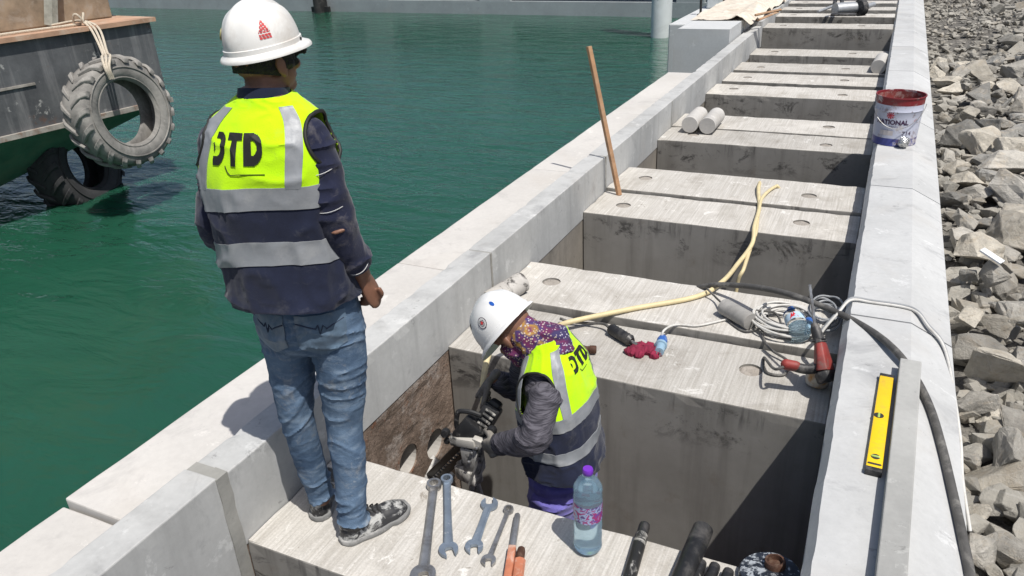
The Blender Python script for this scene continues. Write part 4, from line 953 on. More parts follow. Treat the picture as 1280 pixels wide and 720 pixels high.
# ------------------------------------------------------------------ paint bucket and jar
def tin_mat():
    n = NT('painted_tin'); z = n.sep('Object')[2]
    c = n.ramp(z, [(0, (.05, .06, .22)), (.055, (.50, .52, .62)), (.30, (.20, .018, .024))], 'CONSTANT')
    mask = n.ramp(n.math('ADD', z, n.math('MULTIPLY', n.noise(6, 2), .12)), [(.085, 1), (.12, 0)]); c = n.mix(mask, c, (.05, .06, .24))
    c = n.mix(n.ramp(n.noise(11, 6, .7), [(.56, 0), (.64, .8)]), c, (.52, .49, .48))
    c = n.mix(n.ramp(n.noise(7, 8, .7), [(.56, 0), (.66, .8)]), c, (.20, .13, .12)); c = n.mix(n.ramp(n.noise(19, 8, .75), [(.58, 0), (.64, .8)]), c, (.14, .09, .08)); return n.done(c, .42, normal=n.bump(n.noise(9, 3), .15, .02))
M['tin'] = tin_mat(); bc = V(.122, 6.36, .25); u = thing('paint_bucket', 'white and red paint bucket with dark lettering on the coping', 'bucket', tuple(bc))
HB, r0, r1 = .35, .148, .166
def tr(z): return r0 + (r1 - r0) * z / HB
g = MB(); g.lathe([(r0 * .9, .004), (r0, .0), (tr(.02) + .003, .008), (tr(.03), .016), (tr(.1), .1), (tr(.2), .2), (tr(.25), .25), (tr(.255) + .004, .257), (tr(.265), .265), (tr(.30), .30), (tr(HB), HB), (tr(HB) + .006, HB + .002), (tr(HB) + .005, HB + .009), (tr(HB) - .003, HB + .008), (tr(.3) - .004, .3), (r0 * .96, .12), (.001, .12)], bc, (0, 0, 1), 48, True, False); mk('tin_body', g, M['tin'], u)
M['paint_in'] = plain('dried_red_paint', (.20, .035, .03), .6, var=.4, scale=14, dirt=(.40, .33, .30), dirt_amt=.7, dirt_scale=18)
g = MB(); g.lathe([(tr(.34) - .0045, .345), (tr(.3) - .006, .3), (r0 * .955, .125), (.001, .124)], bc, (0, 0, 1), 48, False, False); mk('dried_paint', g, M['paint_in'], u, fix=False)
def wrap_text(txt, size, zc_, ang0, mat, nm, c=bc, bold=.0):
    cu = bpy.data.curves.new('t', 'FONT'); cu.body = txt; cu.size = size; cu.align_x = 'CENTER'; cu.offset = bold; cu.resolution_u = 3
    o = bpy.data.objects.new('t', cu); COL.objects.link(o); dg = bpy.context.evaluated_depsgraph_get(); me = bpy.data.meshes.new_from_object(o.evaluated_get(dg)); bpy.data.objects.remove(o)
    bm = bmesh.new(); bm.from_mesh(me); bmesh.ops.triangulate(bm, faces=bm.faces[:])
    for _ in range(2): bmesh.ops.subdivide_edges(bm, edges=[e for e in bm.edges if e.calc_length() > size * .25], cuts=1)
    for v in bm.verts:
        zz = zc_ + v.co.y; rr = tr(zz) + .0015; a = ang0 + v.co.x / rr; v.co = Vector((c[0] + rr * math.cos(a), c[1] + rr * math.sin(a), c[2] + zz))
    bm.to_mesh(me); bm.free(); return mk(nm, me, mat, u, fix=False, smooth=False)
front = math.atan2(-bc[1], -bc[0]); M['ink'] = plain('dark_ink', (.05, .02, .06), .5); M['redink'] = plain('red_ink', (.42, .03, .05), .5); M['tan_lab'] = plain('tan_label', (.50, .46, .46), .6)
wrap_text('NATIONAL', .046, .165, front - .22, M['ink'], 'brand_lettering', bold=.002)
wrap_text('PAINTS', .018, .142, front - .1, M['ink'], 'small_lettering')
wrap_text('714', .045, .085, front + .52, M['ink'], 'written_number')
wrap_text('cl', .03, .185, front + .85, M['redink'], 'side_lettering')
# round red emblem: petals round a disc
for k in range(9):
    a = 2 * math.pi * k / 9; g = MB(); rr = tr(.23) + .0016
    def cyl_pt(x, z): aa = front - .30 + x / rr; return V(bc[0] + rr * math.cos(aa), bc[1] + rr * math.sin(aa), bc[2] + z)
    pts_ = [(.012 * math.cos(a - .25), .012 * math.sin(a - .25)), (.026 * math.cos(a - .22), .026 * math.sin(a - .22)), (.028 * math.cos(a + .2), .028 * math.sin(a + .2)), (.012 * math.cos(a + .25), .012 * math.sin(a + .25))]
    g.add([cyl_pt(x, .232 + z) for x, z in pts_], [(0, 1, 2, 3)]); mk('emblem_petal', g, M['redink'], u, fix=False, smooth=False)
g = MB(); g.add([cyl_pt(.011 * math.cos(t), .232 + .011 * math.sin(t)) for t in np.linspace(0, 6.28, 13)[:-1]], [tuple(range(12))]); mk('emblem_disc', g, M['redink'], u, fix=False, smooth=False)
g = MB(); g.add([cyl_pt(x, z) for x, z in ((-.06, .085), (-.03, .085), (0, .085), (.035, .085), (.035, .12), (0, .12), (-.03, .12), (-.06, .12))], [(0, 1, 6, 7), (1, 2, 5, 6), (2, 3, 4, 5)]); mk('paper_patch', g, M['tan_lab'], u, fix=False, smooth=False)
g = MB(); hh = [V(bc[0] + (r1 + .012) * math.cos(t), bc[1] + (r1 + .012) * math.sin(t), bc[2] + .30 - .16 * math.sin((t - front + 1.4) / 2.8 * math.pi)) for t in np.linspace(front - 1.4, front + 1.4, 30)]; g.tube(hh, .0025, 6); mk('wire_handle', g, M['steel'], u)
jc = G(1128, 186, .25); M['chrome'] = plain('crumpled_foil', (.55, .55, .54), .22, .9, var=.4, scale=30, bump=.8, bscale=30, bdist=.02)
g = MB(); g.ell(jc + V(0, .02, .040), (.040, .040, .0395), n=18, m=12); me = vox(g, .005, 1, lambda P, N: vnoise(P * 45, 3) * .006)
u2 = thing('crushed_foil_cup', 'crushed shiny foil cup at the foot of the bucket', 'foil cup', (jc[0], jc[1] + .02, .25)); mk('foil', me, M['chrome'], u2)
g = MB(); g.lathe([(.034, .066), (.036, .072), (.033, .076), (.028, .07)], jc + V(0, .02, 0), unit(V(.1, -.3, 1)), 18, False, False); mk('rim', g, M['chrome'], u2)

# ------------------------------------------------------------------ stick against the parapet
M['stick'] = plain('pale_timber_stick', (.42, .24, .13), .75, var=.25, scale=10, dirt=(.50, .36, .24), dirt_amt=.6)
b = G(774, 244, .035); tpp = YP(736, 58, b[1] + .02); g = MB(); g.tube([b, tpp], .023, 4, ref=V(0, 1, 0), rb=.013)
tag(mk('wooden_stick', g, M['stick'], loc=tuple(b), bevel=.002, smooth=False), 'thin wooden stick leaning upright against the sea parapet', 'stick')

# ------------------------------------------------------------------ drilling rig lying on the far beams
zf = .36; u = thing('drilling_rig', 'grey and black core drill rig lying on the far beams', 'drilling rig', tuple(G(1050, 20, zf)))
M['rig'] = plain('rig_aluminium', (.42, .43, .44), .45, .5, var=.15)
def R_(px, py, h=0): return G(px, py, zf) + V(0, 0, h)
g = MB(); g.tube([R_(1043, 18, .08), R_(1072, 16, .08)], .10, 14, rb=.085); mk('motor_body', g, M['rig'], u)
g = MB(); g.tube([R_(1072, 17, .08), R_(1078, 16.5, .08)], .13, 16, rb=.12); mk('gear_case', g, M['toolblack'], u)
g = MB(); g.tube([R_(1078, 16.5, .08), R_(1091, 14, .1)], .035, 10); mk('spindle', g, M['rig'], u)
g = MB(); g.tube([R_(1043, 15, .1), R_(1022, 19, .05)], .022, 8); mk('feed_lever', g, M['rig'], u)
g = MB(); g.tube(spline([R_(1041, 17, .05), R_(1043, 13, .16), R_(1049, 12, .18), R_(1052, 16, .1)]), .03, 8); mk('handle', g, M['toolblack'], u)
g = MB(); g.box(R_(1054, 20, .02), (.35, .16, .03)); mk('base_plate', g, M['toolblack'], u, bevel=.005)

# ------------------------------------------------------------------ litter on the stones
M['paper'] = plain('white_board', (.72, .74, .75), .6, var=.04)
p = G(1240, 320, .02); g = MB(); g.box(p, (.13, .055, .012), M=np.array(Matrix.Rotation(-.5, 3, 'Z') @ Matrix.Rotation(.35, 3, 'Y')))
tag(mk('board_scrap', g, M['paper'], loc=tuple(p - V(0, 0, .03)), smooth=False, bevel=.002), 'small white scrap of board lying among the stones', 'scrap')
# ------------------------------------------------------------------ people: shared builders
def cloth(name, col, dust=None, amt=.4, var=.2, scale=9, weave=260, dscale=6, lo=.5, hi=.68, bump=.25):
    n = NT(name); b = np.array(col)
    c = n.mix(n.ramp(n.noise(scale, 6, .65), [(.3, 0), (.7, 1)]), b * (1 - var), np.minimum(b * (1 + var), 1))
    if dust is not None: c = n.mix(n.ramp(n.noise(dscale, 8, .72, dist=.7), [(lo, 0), (hi, amt)]), c, dust)
    h = n.math('ADD', n.noise(weave, 2), n.math('MULTIPLY', n.noise(24, 5), 1.4))
    return n.done(c, .9, normal=n.bump(h, bump, .003), spec=.15, Sheen_Weight=.15)
M['skin'] = plain('brown_skin', (.18, .085, .052), .55, var=.15, scale=30, bump=.12, bscale=220, dirt=(.24, .14, .10), dirt_amt=.3, dirt_scale=12)
M['hair'] = plain('black_hair', (.004, .0035, .003), .7, var=.5, scale=60, bump=1, bscale=120, bdist=.01)
M['hivis'] = cloth('hi_vis_yellow', (.48, .82, .006), (.36, .50, .08), .4, .08, 6, dscale=9, lo=.54, hi=.7)
M['vnavy'] = cloth('vest_navy', (.015, .019, .040), (.12, .12, .13), .42, .25, 8, dscale=13, lo=.54, hi=.74)
M['tape'] = plain('silver_tape', (.25, .262, .278), .5, .1, var=.1, scale=14, dirt=(.36, .365, .365), dirt_amt=.5, dirt_scale=9, bump=.25, bscale=45)
M['logo'] = plain('black_print', (.012, .012, .010), .6)
M['navyshirt'] = cloth('navy_shirt', (.015, .018, .040), (.19, .175, .17), .5, .3, 8, dscale=15, lo=.52, hi=.72)
M['collar'] = cloth('navy_collar', (.014, .02, .045), None)
M['seam'] = plain('pale_seam', (.5, .5, .5), .8)
def denim_mat():
    n = NT('faded_denim'); N = n.sep('Object')
    c = n.mix(n.ramp(n.noise(5, 7, .68), [(.32, 0), (.68, 1)]), (.034, .064, .118), (.140, .205, .290))
    c = n.mix(n.ramp(n.noise(1, 5, .6, vec=n.coord(scale=(14, 14, 34))), [(.52, 0), (.72, .55)]), c, (.27, .34, .42))
    c = n.mix(n.ramp(n.noise(9, 8, .75, dist=.8), [(.55, 0), (.74, .6)]), c, (.38, .37, .34))
    c = n.mix(n.ramp(n.noise(70, 3), [(.66, 0), (.78, .35)]), c, (.5, .5, .48))
    h = n.math('ADD', n.noise(300, 2), n.math('MULTIPLY', n.noise(1, 4, vec=n.coord(scale=(20, 20, 55))), 2.0))
    return n.done(c, .88, normal=n.bump(h, .35, .004), spec=.15)
M['denim'] = denim_mat()
M['denim_lt'] = cloth('dusty_denim', (.10, .15, .21), (.30, .31, .31), .55, .35, 9)
M['denim_dark'] = plain('denim_stitch', (.02, .03, .06), .8)
M['shoe'] = plain('dusty_black_leather', (.03, .03, .032), .55, var=.4, scale=12, dirt=(.46, .46, .44), dirt_amt=.9, dirt_scale=20, lo=.50, hi=.60, bump=.3, bscale=30)
M['sole'] = plain('dusty_grey_sole', (.20, .20, .195), .8, var=.2, dirt=(.46, .45, .43), dirt_amt=.7, dirt_scale=14)
M['lace'] = plain('dark_lace', (.02, .02, .02), .8)
M['hat'] = plain('white_helmet_plastic', (.72, .71, .68), .32, var=.035, scale=6, dirt=(.46, .41, .35), dirt_amt=.6, dirt_scale=9, lo=.50, hi=.70, bump=.05, bscale=20)
M['hat2'] = plain('clean_white_helmet_plastic', (.76, .76, .75), .28, var=.02, scale=6, dirt=(.55, .53, .50), dirt_amt=.4, dirt_scale=6, lo=.6, hi=.8, bump=.03)
M['redprint'] = plain('red_print', (.55, .05, .05), .5, var=.25, scale=60)

class Torso:
    """closed-section garment round a leaning trunk; S(th, t, off): th 0 = wearer's right, pi/2 = front"""
    def __init__(s, rows, seed=0, wr=.006):
        s.A = [np.array([r[j] for r in rows], float).reshape(len(rows), -1) for j in range(5)]; s.seed = seed; s.wr = wr
    def row(s, t):
        n = len(s.A[0]) - 1; x = np.clip(t, 0, 1) * n; i = np.minimum(x.astype(int), n - 1); k = (x - i)[:, None]; out = []
        for A in s.A:
            p0, p1, p2, p3 = A[np.maximum(i - 1, 0)], A[i], A[i + 1], A[np.minimum(i + 2, n)]
            out.append(.5 * ((2 * p1) + (p2 - p0) * k + (2*p0 - 5*p1 + 4*p2 - p3) * k*k + (3*p1 - p0 - 3*p2 + p3) * k**3))
        return out
    def SA(s, th, t, off=0):
        th = np.asarray(th, float).ravel(); t = np.asarray(t, float).ravel(); c, r, f, a, b = s.row(t); co, si = np.cos(th), np.sin(th); e = .86
        x = (np.sign(co) * abs(co) ** e)[:, None]; y = (np.sign(si) * abs(si) ** e)[:, None]
        n_ = r * (x / a) + f * (y / b); n_ = n_ / np.linalg.norm(n_, axis=1)[:, None]
        p1 = np.stack([co * 2.0 + s.seed, si * 2.0, t * 6], 1); p2 = np.stack([co * 2.4 + t * 1.5, si * 2.4 + s.seed, t * 7], 1); p3 = np.stack([co * 7, si * 7, t * 15], 1)
        w = s.wr * (vnoise(p1, 1) * 1.1 + (1 - abs(vnoise(p2, 2))) ** 4 * 1.3 + (1 - abs(vnoise(p3, 5))) ** 4 * .35) * (1.25 - t * .8)
        return c + r * (a * x) + f * (b * y) + n_ * (w + off)[:, None]
    def S(s, th, t, off=0): return s.SA([th], [t], off)[0]
    def grid(s, th0, th1, t0, t1, nu, nv, off=0, thick=.003, skip=None, warp=None):
        g = MB(); TH = np.linspace(th0, th1, nu); TT = np.linspace(t0, t1, nv); wrap = abs((th1 - th0) - 2 * math.pi) < 1e-6
        tt = np.array([[b if warp is None else warp(a, b) for a in TH] for b in TT]); th = np.tile(TH, (nv, 1))
        P = s.SA(th, tt, off); P2 = s.SA(th, tt, off - thick)
        n = nu * nv; F = []; keep = set()
        for j in range(nv - 1):
            for i in range(nu - 1):
                if skip is not None and skip((TH[i] + TH[i + 1]) / 2, (TT[j] + TT[j + 1]) / 2): continue
                keep.add((i, j)); F.append((j * nu + i, j * nu + i + 1, (j + 1) * nu + i + 1, (j + 1) * nu + i)); F.append(tuple(n + k for k in F[-1][::-1]))
        for (i, j) in keep:   # close the rims so the cloth has an edge
            for (di, dj, a, b) in ((0, -1, (i, j), (i + 1, j)), (0, 1, (i + 1, j + 1), (i, j + 1)), (-1, 0, (i, j + 1), (i, j)), (1, 0, (i + 1, j), (i + 1, j + 1))):
                nb = ((i + di) % (nu - 1), j + dj) if wrap else (i + di, j + dj)
                if nb not in keep:
                    a_, b_ = a[1] * nu + a[0], b[1] * nu + b[0]; F.append((b_, a_, a_ + n, b_ + n))
        g.add(list(P) + list(P2), F); return g

def in_hole(th, t, c, rth, rt):
    d = (th - c[0] + math.pi) % (2 * math.pi) - math.pi
    return (d / rth) ** 2 + ((t - c[1]) / rt) ** 2 < 1
def DTD(u, v):
    """the black print on the vest back; u 0..3 across, v 0..1 up"""
    if u < 1.0:      # first letter: a bowl without a stem, notch cut in its left
        x = u; 
        if x < .02: return False
        d = ((x - .38) / .56) ** 2 + ((v - .5) / .5) ** 2
        h = ((x - .32) / .30) ** 2 + ((v - .5) / .26) ** 2
        ok = d < 1 and not (h < 1)
        if x < .36: ok = (v > .76 and v < 1 and x > .06) or (v < .22 and x > .02 and v > .0) or (.38 < v < .62 and x < .22 and x > .0 and abs(v - .5) < (.24 - x))
        return ok
    if u < 2.02:
        x = u - 1.0
        return (v > .74 and .02 < x < .98) or (.34 < x < .70)
    x = (u - 2.02) / .95
    if x > 1: return False
    if x < .34: return True
    d = ((x - .34) / .64) ** 2 + ((v - .5) / .5) ** 2; h = ((x - .34) / .30) ** 2 + ((v - .5) / .24) ** 2
    return d < 1 and not h < 1
def vest(u, T, holes, zones, logo, name='safety_vest'):
    """zones: t of lower band, upper band; vertical straps; armholes are left open"""
    (l0, l1), (h0, h1) = zones['bands']; nu, nv = 121, 92
    dip = zones.get('dip', lambda a: 0)
    sk = lambda th, t: any(in_hole(th, t, c, a, b) for c, a, b in holes)
    W_ = lambda a, b: b + dip(a) * max(0, 1 - b / .62)
    o = mk(name, T.grid(0, 2 * math.pi, h0 + .01, 1, nu, 64, 0, skip=sk, warp=W_), M['hivis'], u, fix=False, angle=60)
    mk('lower_panel', T.grid(0, 2 * math.pi, 0, h0 + .012, nu, 50, 0, warp=W_), M['vnavy'], o, fix=False, angle=60)
    mk('reflective_band', T.grid(0, 2 * math.pi, h0, h1, nu, 10, .003, .0025, warp=W_), M['tape'], o, fix=False, angle=60)
    mk('reflective_band', T.grid(0, 2 * math.pi, l0, l1, nu, 10, .003, .0025, warp=W_), M['tape'], o, fix=False, angle=60)
    for c0, w0, c1, w1, t1 in zones['straps']:
        g = MB(); RR = []
        for t in np.linspace(h1 - .005, t1, 40):
            k = (t - h1) / (t1 - h1); c = c0 + (c1 - c0) * k; w = w0 + (w1 - w0) * k
            ths = np.linspace(c - w, c + w, 9); wt = [W_(a, t) for a in ths]; RR.append(list(T.SA(ths, wt, .0035)) + list(T.SA(ths[::-1], wt[::-1], .0005)))
        g.rings(RR); mk('reflective_strap', g, M['tape'], o, fix=False, angle=60)
    for c, a, b in holes:
        g = MB(); g.tube([T.S(c[0] + a * 1.02 * math.cos(q), W_(0, c[1] + b * 1.02 * math.sin(q)), .002) for q in np.linspace(0, 2 * math.pi, 49)], .0055, 8, cap=False); mk('armhole_binding', g, M['logo'], o)
    if logo:
        th0, th1, t0, t1 = logo; nu, nv = 96, 30; g = MB(); gx, gy = np.meshgrid(np.linspace(th0, th1, nu + 1), np.linspace(t0, t1, nv + 1)); GP = T.SA(gx, gy, .003)
        for i in range(nu):
            for j in range(nv):
                if DTD(3 * (i + .5) / nu, (j + .5) / nv):
                    q = [(i, j), (i + 1, j), (i + 1, j + 1), (i, j + 1)]; g.add([GP[y * (nu + 1) + x] for x, y in q], [(0, 1, 2, 3)])
        L_ = mk('printed_lettering', g, M['logo'], o, fix=False, smooth=False)
        g = MB(); g.tube([T.S(th0 + (th1 - th0) * x, t0 + (t1 - t0) * y, .0028) for x, y in ((.32, .0), (.38, -.16), (.45, -.22), (.6, -.2), (1.0, -.2))], .0012, 5); mk('print_underline', g, M['logo'], o)
    return o
def hand(g, wrist, d, palm, thumb, size=1.0, curl=.6, spread=.0, glove=0):
    """palm + five bent fingers; d: wrist->knuckles, palm: palm normal, thumb: side the thumb is on"""
    d, palm = unit(d), unit(palm); th = unit(thumb - d * (np.asarray(thumb) @ d)); k = size; e = glove
    base = wrist + d * .085 * k
    g.tube([wrist - d * .02 * k, wrist + d * .03 * k, wrist + d * .065 * k, base], [.026 * k + e, .036 * k + e, .041 * k + e, .040 * k + e], 14, ref=palm, rb=[.020 * k + e, .017 * k + e, .015 * k + e, .012 * k + e], round_=True)
    for i, (o, L, r) in enumerate(((.029, .070, .0088), (.010, .078, .0092), (-.010, .072, .0088), (-.029, .058, .0078))):
        p = base + th * o * k - d * (.006 * abs(o) / .029) * k; a = 0; pts = [p - d * .02 * k, p]; c = curl * (1 + .1 * i)
        for seg, sl in enumerate((.45, .32, .25)):
            a += c * (1.0, 1.25, .8)[seg]; dirn = d * math.cos(a) + palm * math.sin(a) + th * (spread * (o / .029) * .2); p = p + unit(dirn) * L * sl * k; pts.append(p)
        rr = [r * k + e] * 2 + [r * .97 * k + e, r * .9 * k + e, r * .8 * k + e]
        g.tube(spline(pts, 3), np.interp(np.linspace(0, 4, 13), range(5), rr), 10, round_=True)
    p = wrist + d * .028 * k + th * .030 * k; pts = [p - th * .012 * k, p]
    for sl, a in ((.042, .55), (.034, .35), (.026, .15)):
        p = p + unit(d * (1 - a * .6) + th * a + palm * .45) * sl * k; pts.append(p)
    g.tube(spline(pts, 3), np.interp(np.linspace(0, 4, 13), range(5), [.013 * k + e, .0125 * k + e, .011 * k + e, .010 * k + e, .0085 * k + e]), 10, round_=True)
def head(g, c, R3, k=1.0):
    """c: centre of skull; R3 columns right, forward, up"""
    r, f, u_ = R3[:, 0], R3[:, 1], R3[:, 2]; P = lambda a, b, e: c + (r * a + f * b + u_ * e) * k
    E = lambda p, s_: g.ell(p, [q * k for q in s_], R3)
    E(P(0, -.012, .02), (.075, .093, .09)); E(P(0, .025, -.05), (.058, .062, .062)); E(P(0, .048, -.095), (.034, .036, .026))
    E(P(0, .094, -.028), (.013, .018, .022)); E(P(0, .086, -.006), (.009, .012, .022)); E(P(0, .082, .012), (.05, .014, .010))
    E(P(0, .082, -.068), (.024, .011, .0055)); E(P(0, .080, -.079), (.021, .011, .0055))
    for s_ in (-1, 1): E(P(s_ * .078, -.008, -.022), (.009, .019, .031)); E(P(s_ * .076, -.004, -.046), (.008, .012, .012)); E(P(s_ * .045, .068, -.035), (.02, .014, .018)); E(P(s_ * .031, .079, -.003), (.012, .008, .007))
    g.tube([P(0, -.018, -.055), P(0, -.03, -.11), P(0, -.04, -.17)], [.055 * k, .054 * k, .062 * k], 16, rb=[.058 * k, .056 * k, .062 * k], ref=f)
def helmet(u, c, R3, mat, a_f=.14, a_b=.128, b=.107, h=.135, peak=.03, slots=False):
    """c on the rim plane"""
    r, f, up = R3[:, 0], R3[:, 1], R3[:, 2]; n = 64
    def S(th, ph, off=0):
        co, si = math.cos(th), math.sin(th); a = a_f if si > 0 else a_b
        rad = math.sin(ph) ** .9; z = math.cos(ph) ** .92 if ph < math.pi / 2 else 0
        x, y = b * co * rad, a * si * rad
        ridge = .007 * math.exp(-(x / .018) ** 2) * (1 - (ph / 1.5) ** 6) + .004 * math.exp(-((abs(x) - .045) / .010) ** 2) * math.exp(-((ph - .75) / .35) ** 2)
        nn = unit(V(x / b ** 2, y / a ** 2, max(z, .02) / h)); q = V(x, y, z * h) + nn * (ridge + off)
        return c + r * q[0] + f * q[1] + up * q[2]
    RR = [[S(t, p) for t in np.linspace(0, 2 * math.pi, n, endpoint=False)] for p in np.concatenate([[.02], np.linspace(.08, math.pi / 2 - .03, 26)])]
    def rim(e, z, pk):
        out = []
        for t in np.linspace(0, 2 * math.pi, n, endpoint=False):
            co, si = math.cos(t), math.sin(t); a = a_f if si > 0 else a_b; w = max(0, si) ** 1.6
            out.append(c + r * (co * (b + e)) + f * (si * (a + e) + w * pk) + up * (z - w * pk * .30))
        return out
    RR += [rim(.001, .004, 0), rim(.004, -.002, peak * .15), rim(.013, -.007, peak), rim(.017, -.013, peak), rim(.017, -.018, peak), rim(.012, -.017, peak * .95), rim(-.004, -.008, 0), rim(-.006, .02, 0)]
    RR += [[S(t, p, -.005) for t in np.linspace(0, 2 * math.pi, n, endpoint=False)] for p in (1.2, .7, .3, .03)]
    g = MB(); g.rings(RR); o = mk('helmet', g, mat, u, angle=38)
    g = MB(); R2 = []
    for t in np.linspace(0, 2 * math.pi, n, endpoint=False):
        co, si = math.cos(t), math.sin(t); a = a_f if si > 0 else a_b
        pp = lambda e, z: c + r * (co * (b + e)) + f * (si * (a + e)) + up * z
        R2.append([pp(.000, -.004), pp(.0035, -.002), pp(.003, .011), pp(-.002, .013)])
    g.rings(R2, closed=True); mk('helmet_band', g, mat, o, angle=50)
    if slots:
        for sx in (-1, 1):
            for k in range(4):
                th0 = math.pi / 2 + sx * (.62 + .13 * k) ; g = MB(); ph = .86
                pts_ = [S(th0 + x * .035, ph + y * .085, .0008) for x, y in ((-1, -1), (1, -1), (1, 1), (-1, 1))]; g.add(pts_, [(0, 1, 2, 3)]); mk('vent_slot', g, M['dark_inset'], o, fix=False, smooth=False)
    return o, S
def decal(S, th0, ph0, w, h, shape, mat, parent, name, nu=24, nv=24, off=.0012, flip=False, rad=.12):
    """flat print on the dome: shape(x, y) in -1..1 picks the cells"""
    g = MB()
    for i in range(nu):
        for j in range(nv):
            x, y = 2 * (i + .5) / nu - 1, 2 * (j + .5) / nv - 1
            if shape(x, y):
                q = [(i, j), (i + 1, j), (i + 1, j + 1), (i, j + 1)]
                g.add([S(th0 + (2 * a / nu - 1) * w / rad, ph0 - (2 * b_ / nv - 1) * h / rad, off) for a, b_ in q], [(0, 1, 2, 3)])
    return mk(name, g, mat, parent, fix=False, smooth=False)
def patch(o, planes, off, mat, parent, name, nsel=None):
    """piece of a garment's own surface cut out by planes [(point, normal to keep-outside)], laid 'off' proud"""
    bm = bmesh.new(); bm.from_mesh(o.data); Mw = WM[o.name]; bm.transform(Mw)
    if nsel is not None: bmesh.ops.delete(bm, geom=[f for f in bm.faces if f.normal @ Vector(nsel) < .15], context='FACES')
    for p, n_ in planes: bmesh.ops.bisect_plane(bm, geom=bm.verts[:] + bm.edges[:] + bm.faces[:], plane_co=Vector(p), plane_no=Vector(n_), clear_outer=True)
    bm.normal_update()
    for v in bm.verts: v.co += v.normal * off
    me = bpy.data.meshes.new(name); bm.to_mesh(me); bm.free(); return mk(name, me, mat, parent, fix=False)
def frame3(r, f): r, f = unit(r), unit(f); u_ = unit(np.cross(r, f)); r = np.cross(f, u_); return np.stack([r, f, u_], 1)
def folds(axis_z=30, amp=.006, seed=0, zs=None):
    def fn(P, N):
        a = 1 - abs(vnoise(P * V(9, 9, axis_z), seed)); b = 1 - abs(vnoise(P * V(16, 16, axis_z * 1.7) + 9, seed + 1)); c = vnoise(P * 7, seed + 2)
        w = np.ones(len(P)) if zs is None else np.interp(P[:, 2], zs[0], zs[1])
        return amp * w * (a ** 4 * 1.5 + b ** 4 * .7 - .5) + amp * .5 * c
    return fn
def shoe(u, heel, toe, ankle, W_=.052, seed=0, name='shoe'):
    f = unit(V(toe[0] - heel[0], toe[1] - heel[1], 0)); r = V(f[1], -f[0], 0); L = np.linalg.norm((toe - heel)[:2]); h = V(heel[0], heel[1], 0)
    wid = lambda k: W_ * (.62 + .38 * math.sin(min(1, k / .18) * math.pi / 2)) * (1 if k < .55 else 1) * (.80 + .20 * math.sin(min(max((k - .25) / .45, 0), 1) * math.pi - .0 if k < .7 else math.pi * .5)) * math.sqrt(max(.0, 1 - max(0, (k - .72) / .285) ** 2.4)) * math.sqrt(max(.05, 1 - max(0, (.10 - k) / .103) ** 2))
    g = MB(); RR = []
    for k, ht in ((.015, .055), (.06, .085), (.16, .10), (.28, .098), (.38, .092), (.50, .078), (.62, .066), (.75, .060), (.86, .054), (.94, .042), (.985, .026)):
        c = h + f * (L * k); w = max(wid(k), .012); ring = []
        for q in np.linspace(0, 2 * math.pi, 18, endpoint=False):
            x = math.cos(q); z = math.sin(q); zz = .016 if z < 0 else .016 + (ht - .016) * abs(z) ** .75
            xx = w * math.copysign(abs(x) ** (.7 if z > 0 else .5), x) * (1 - .38 * max(0, z) ** 1.5)
            ring.append(c + r * xx + V(0, 0, zz if z >= 0 else .012))
        RR.append(ring)
    g.rings(RR); g.tube([h + f * L * .16 + V(0, 0, .06), ankle + V(0, 0, .02)], [.040, .041], 14)
    o = mk(name, vox(g, .0055, 3, lambda P, N: vnoise(P * 40, seed) * .0018 - .003 * (1 - abs(vnoise(P * V(30, 30, 60), seed))) ** 5), M['shoe'], u)
    g = MB(); outl = []
    for k in np.linspace(.0, 1, 22): outl.append((L * (k * 1.025 - .012), max(wid(min(k, .995)), .006) + .0055))
    pol = [(a, b) for a, b in outl] + [(a, -b) for a, b in outl[::-1]]
    g.prism(pol, .001, .020, lambda a, b, w: h + f * a + r * b + V(0, 0, w + .006 * max(0, a / L - .8) * 4)); mk('sole', g, M['sole'], o, bevel=.004)
    for k in range(4):
        p = h + f * L * (.36 + .07 * k) + V(0, 0, .101 - .0085 * k); g = MB(); g.tube(spline([p - r * .022 - V(0, 0, .012), p - r * .01 + f * .006, p + r * .01 - f * .004, p + r * .022 - V(0, 0, .012)], 4), .0028, 6); mk('lace', g, M['lace'], o)
    p = h + f * L * .34 + V(0, 0, .108)
    for sg in (-1, 1):
        g = MB(); g.tube(spline([p, p + r * sg * .02 + V(0, 0, .012), p + r * sg * .036 + f * .012, p + r * sg * .016 + f * .008 - V(0, 0, .002), p], 5), .003, 6); mk('lace_bow', g, M['lace'], o)
    return o

# ------------------------------------------------------------------ the standing man
F0 = G(415, 655); HD = unit(V(F0[0], F0[1], 0)); SD = V(HD[1], -HD[0], 0)
def m1(s, d, z): return V(F0[0], F0[1], 0) + SD * s + HD * d + V(0, 0, z)
def q1(px, py, d): return PL(px, py, F0 + HD * d, HD)
man = thing('person', 'person standing on the beam in yellow vest marked DTD, white helmet and jeans', 'person', (F0[0], F0[1], 0), 0, 'workers on the quay')
FW = SD * .486 + HD * .874; RT = SD * .874 - HD * .486
FH = SD * .80 + HD * .60; RH = SD * .60 - HD * .80
hc = q1(329, 58, .03)                          # centre of the helmet rim
HR = frame3(RH, FH + V(0, 0, -.10)); 
up_ = unit(V(0, 0, 1) - SD * .11 - HD * .03); HR = frame3(RH - up_ * (RH @ up_), FH - up_ * (FH @ up_))
skull = hc - HR[:, 2] * .025 - HR[:, 1] * .008
shR, elR, wrR = q1(388, 172, -.08), q1(421, 283, -.12), q1(453, 345, -.07)
shL, elL, wrL = q1(274, 176, .09), q1(271, 283, .12), q1(318, 318, .27)
neck = m1(.032, .01, 1.49)
g = MB(); head(g, skull, HR, .93)
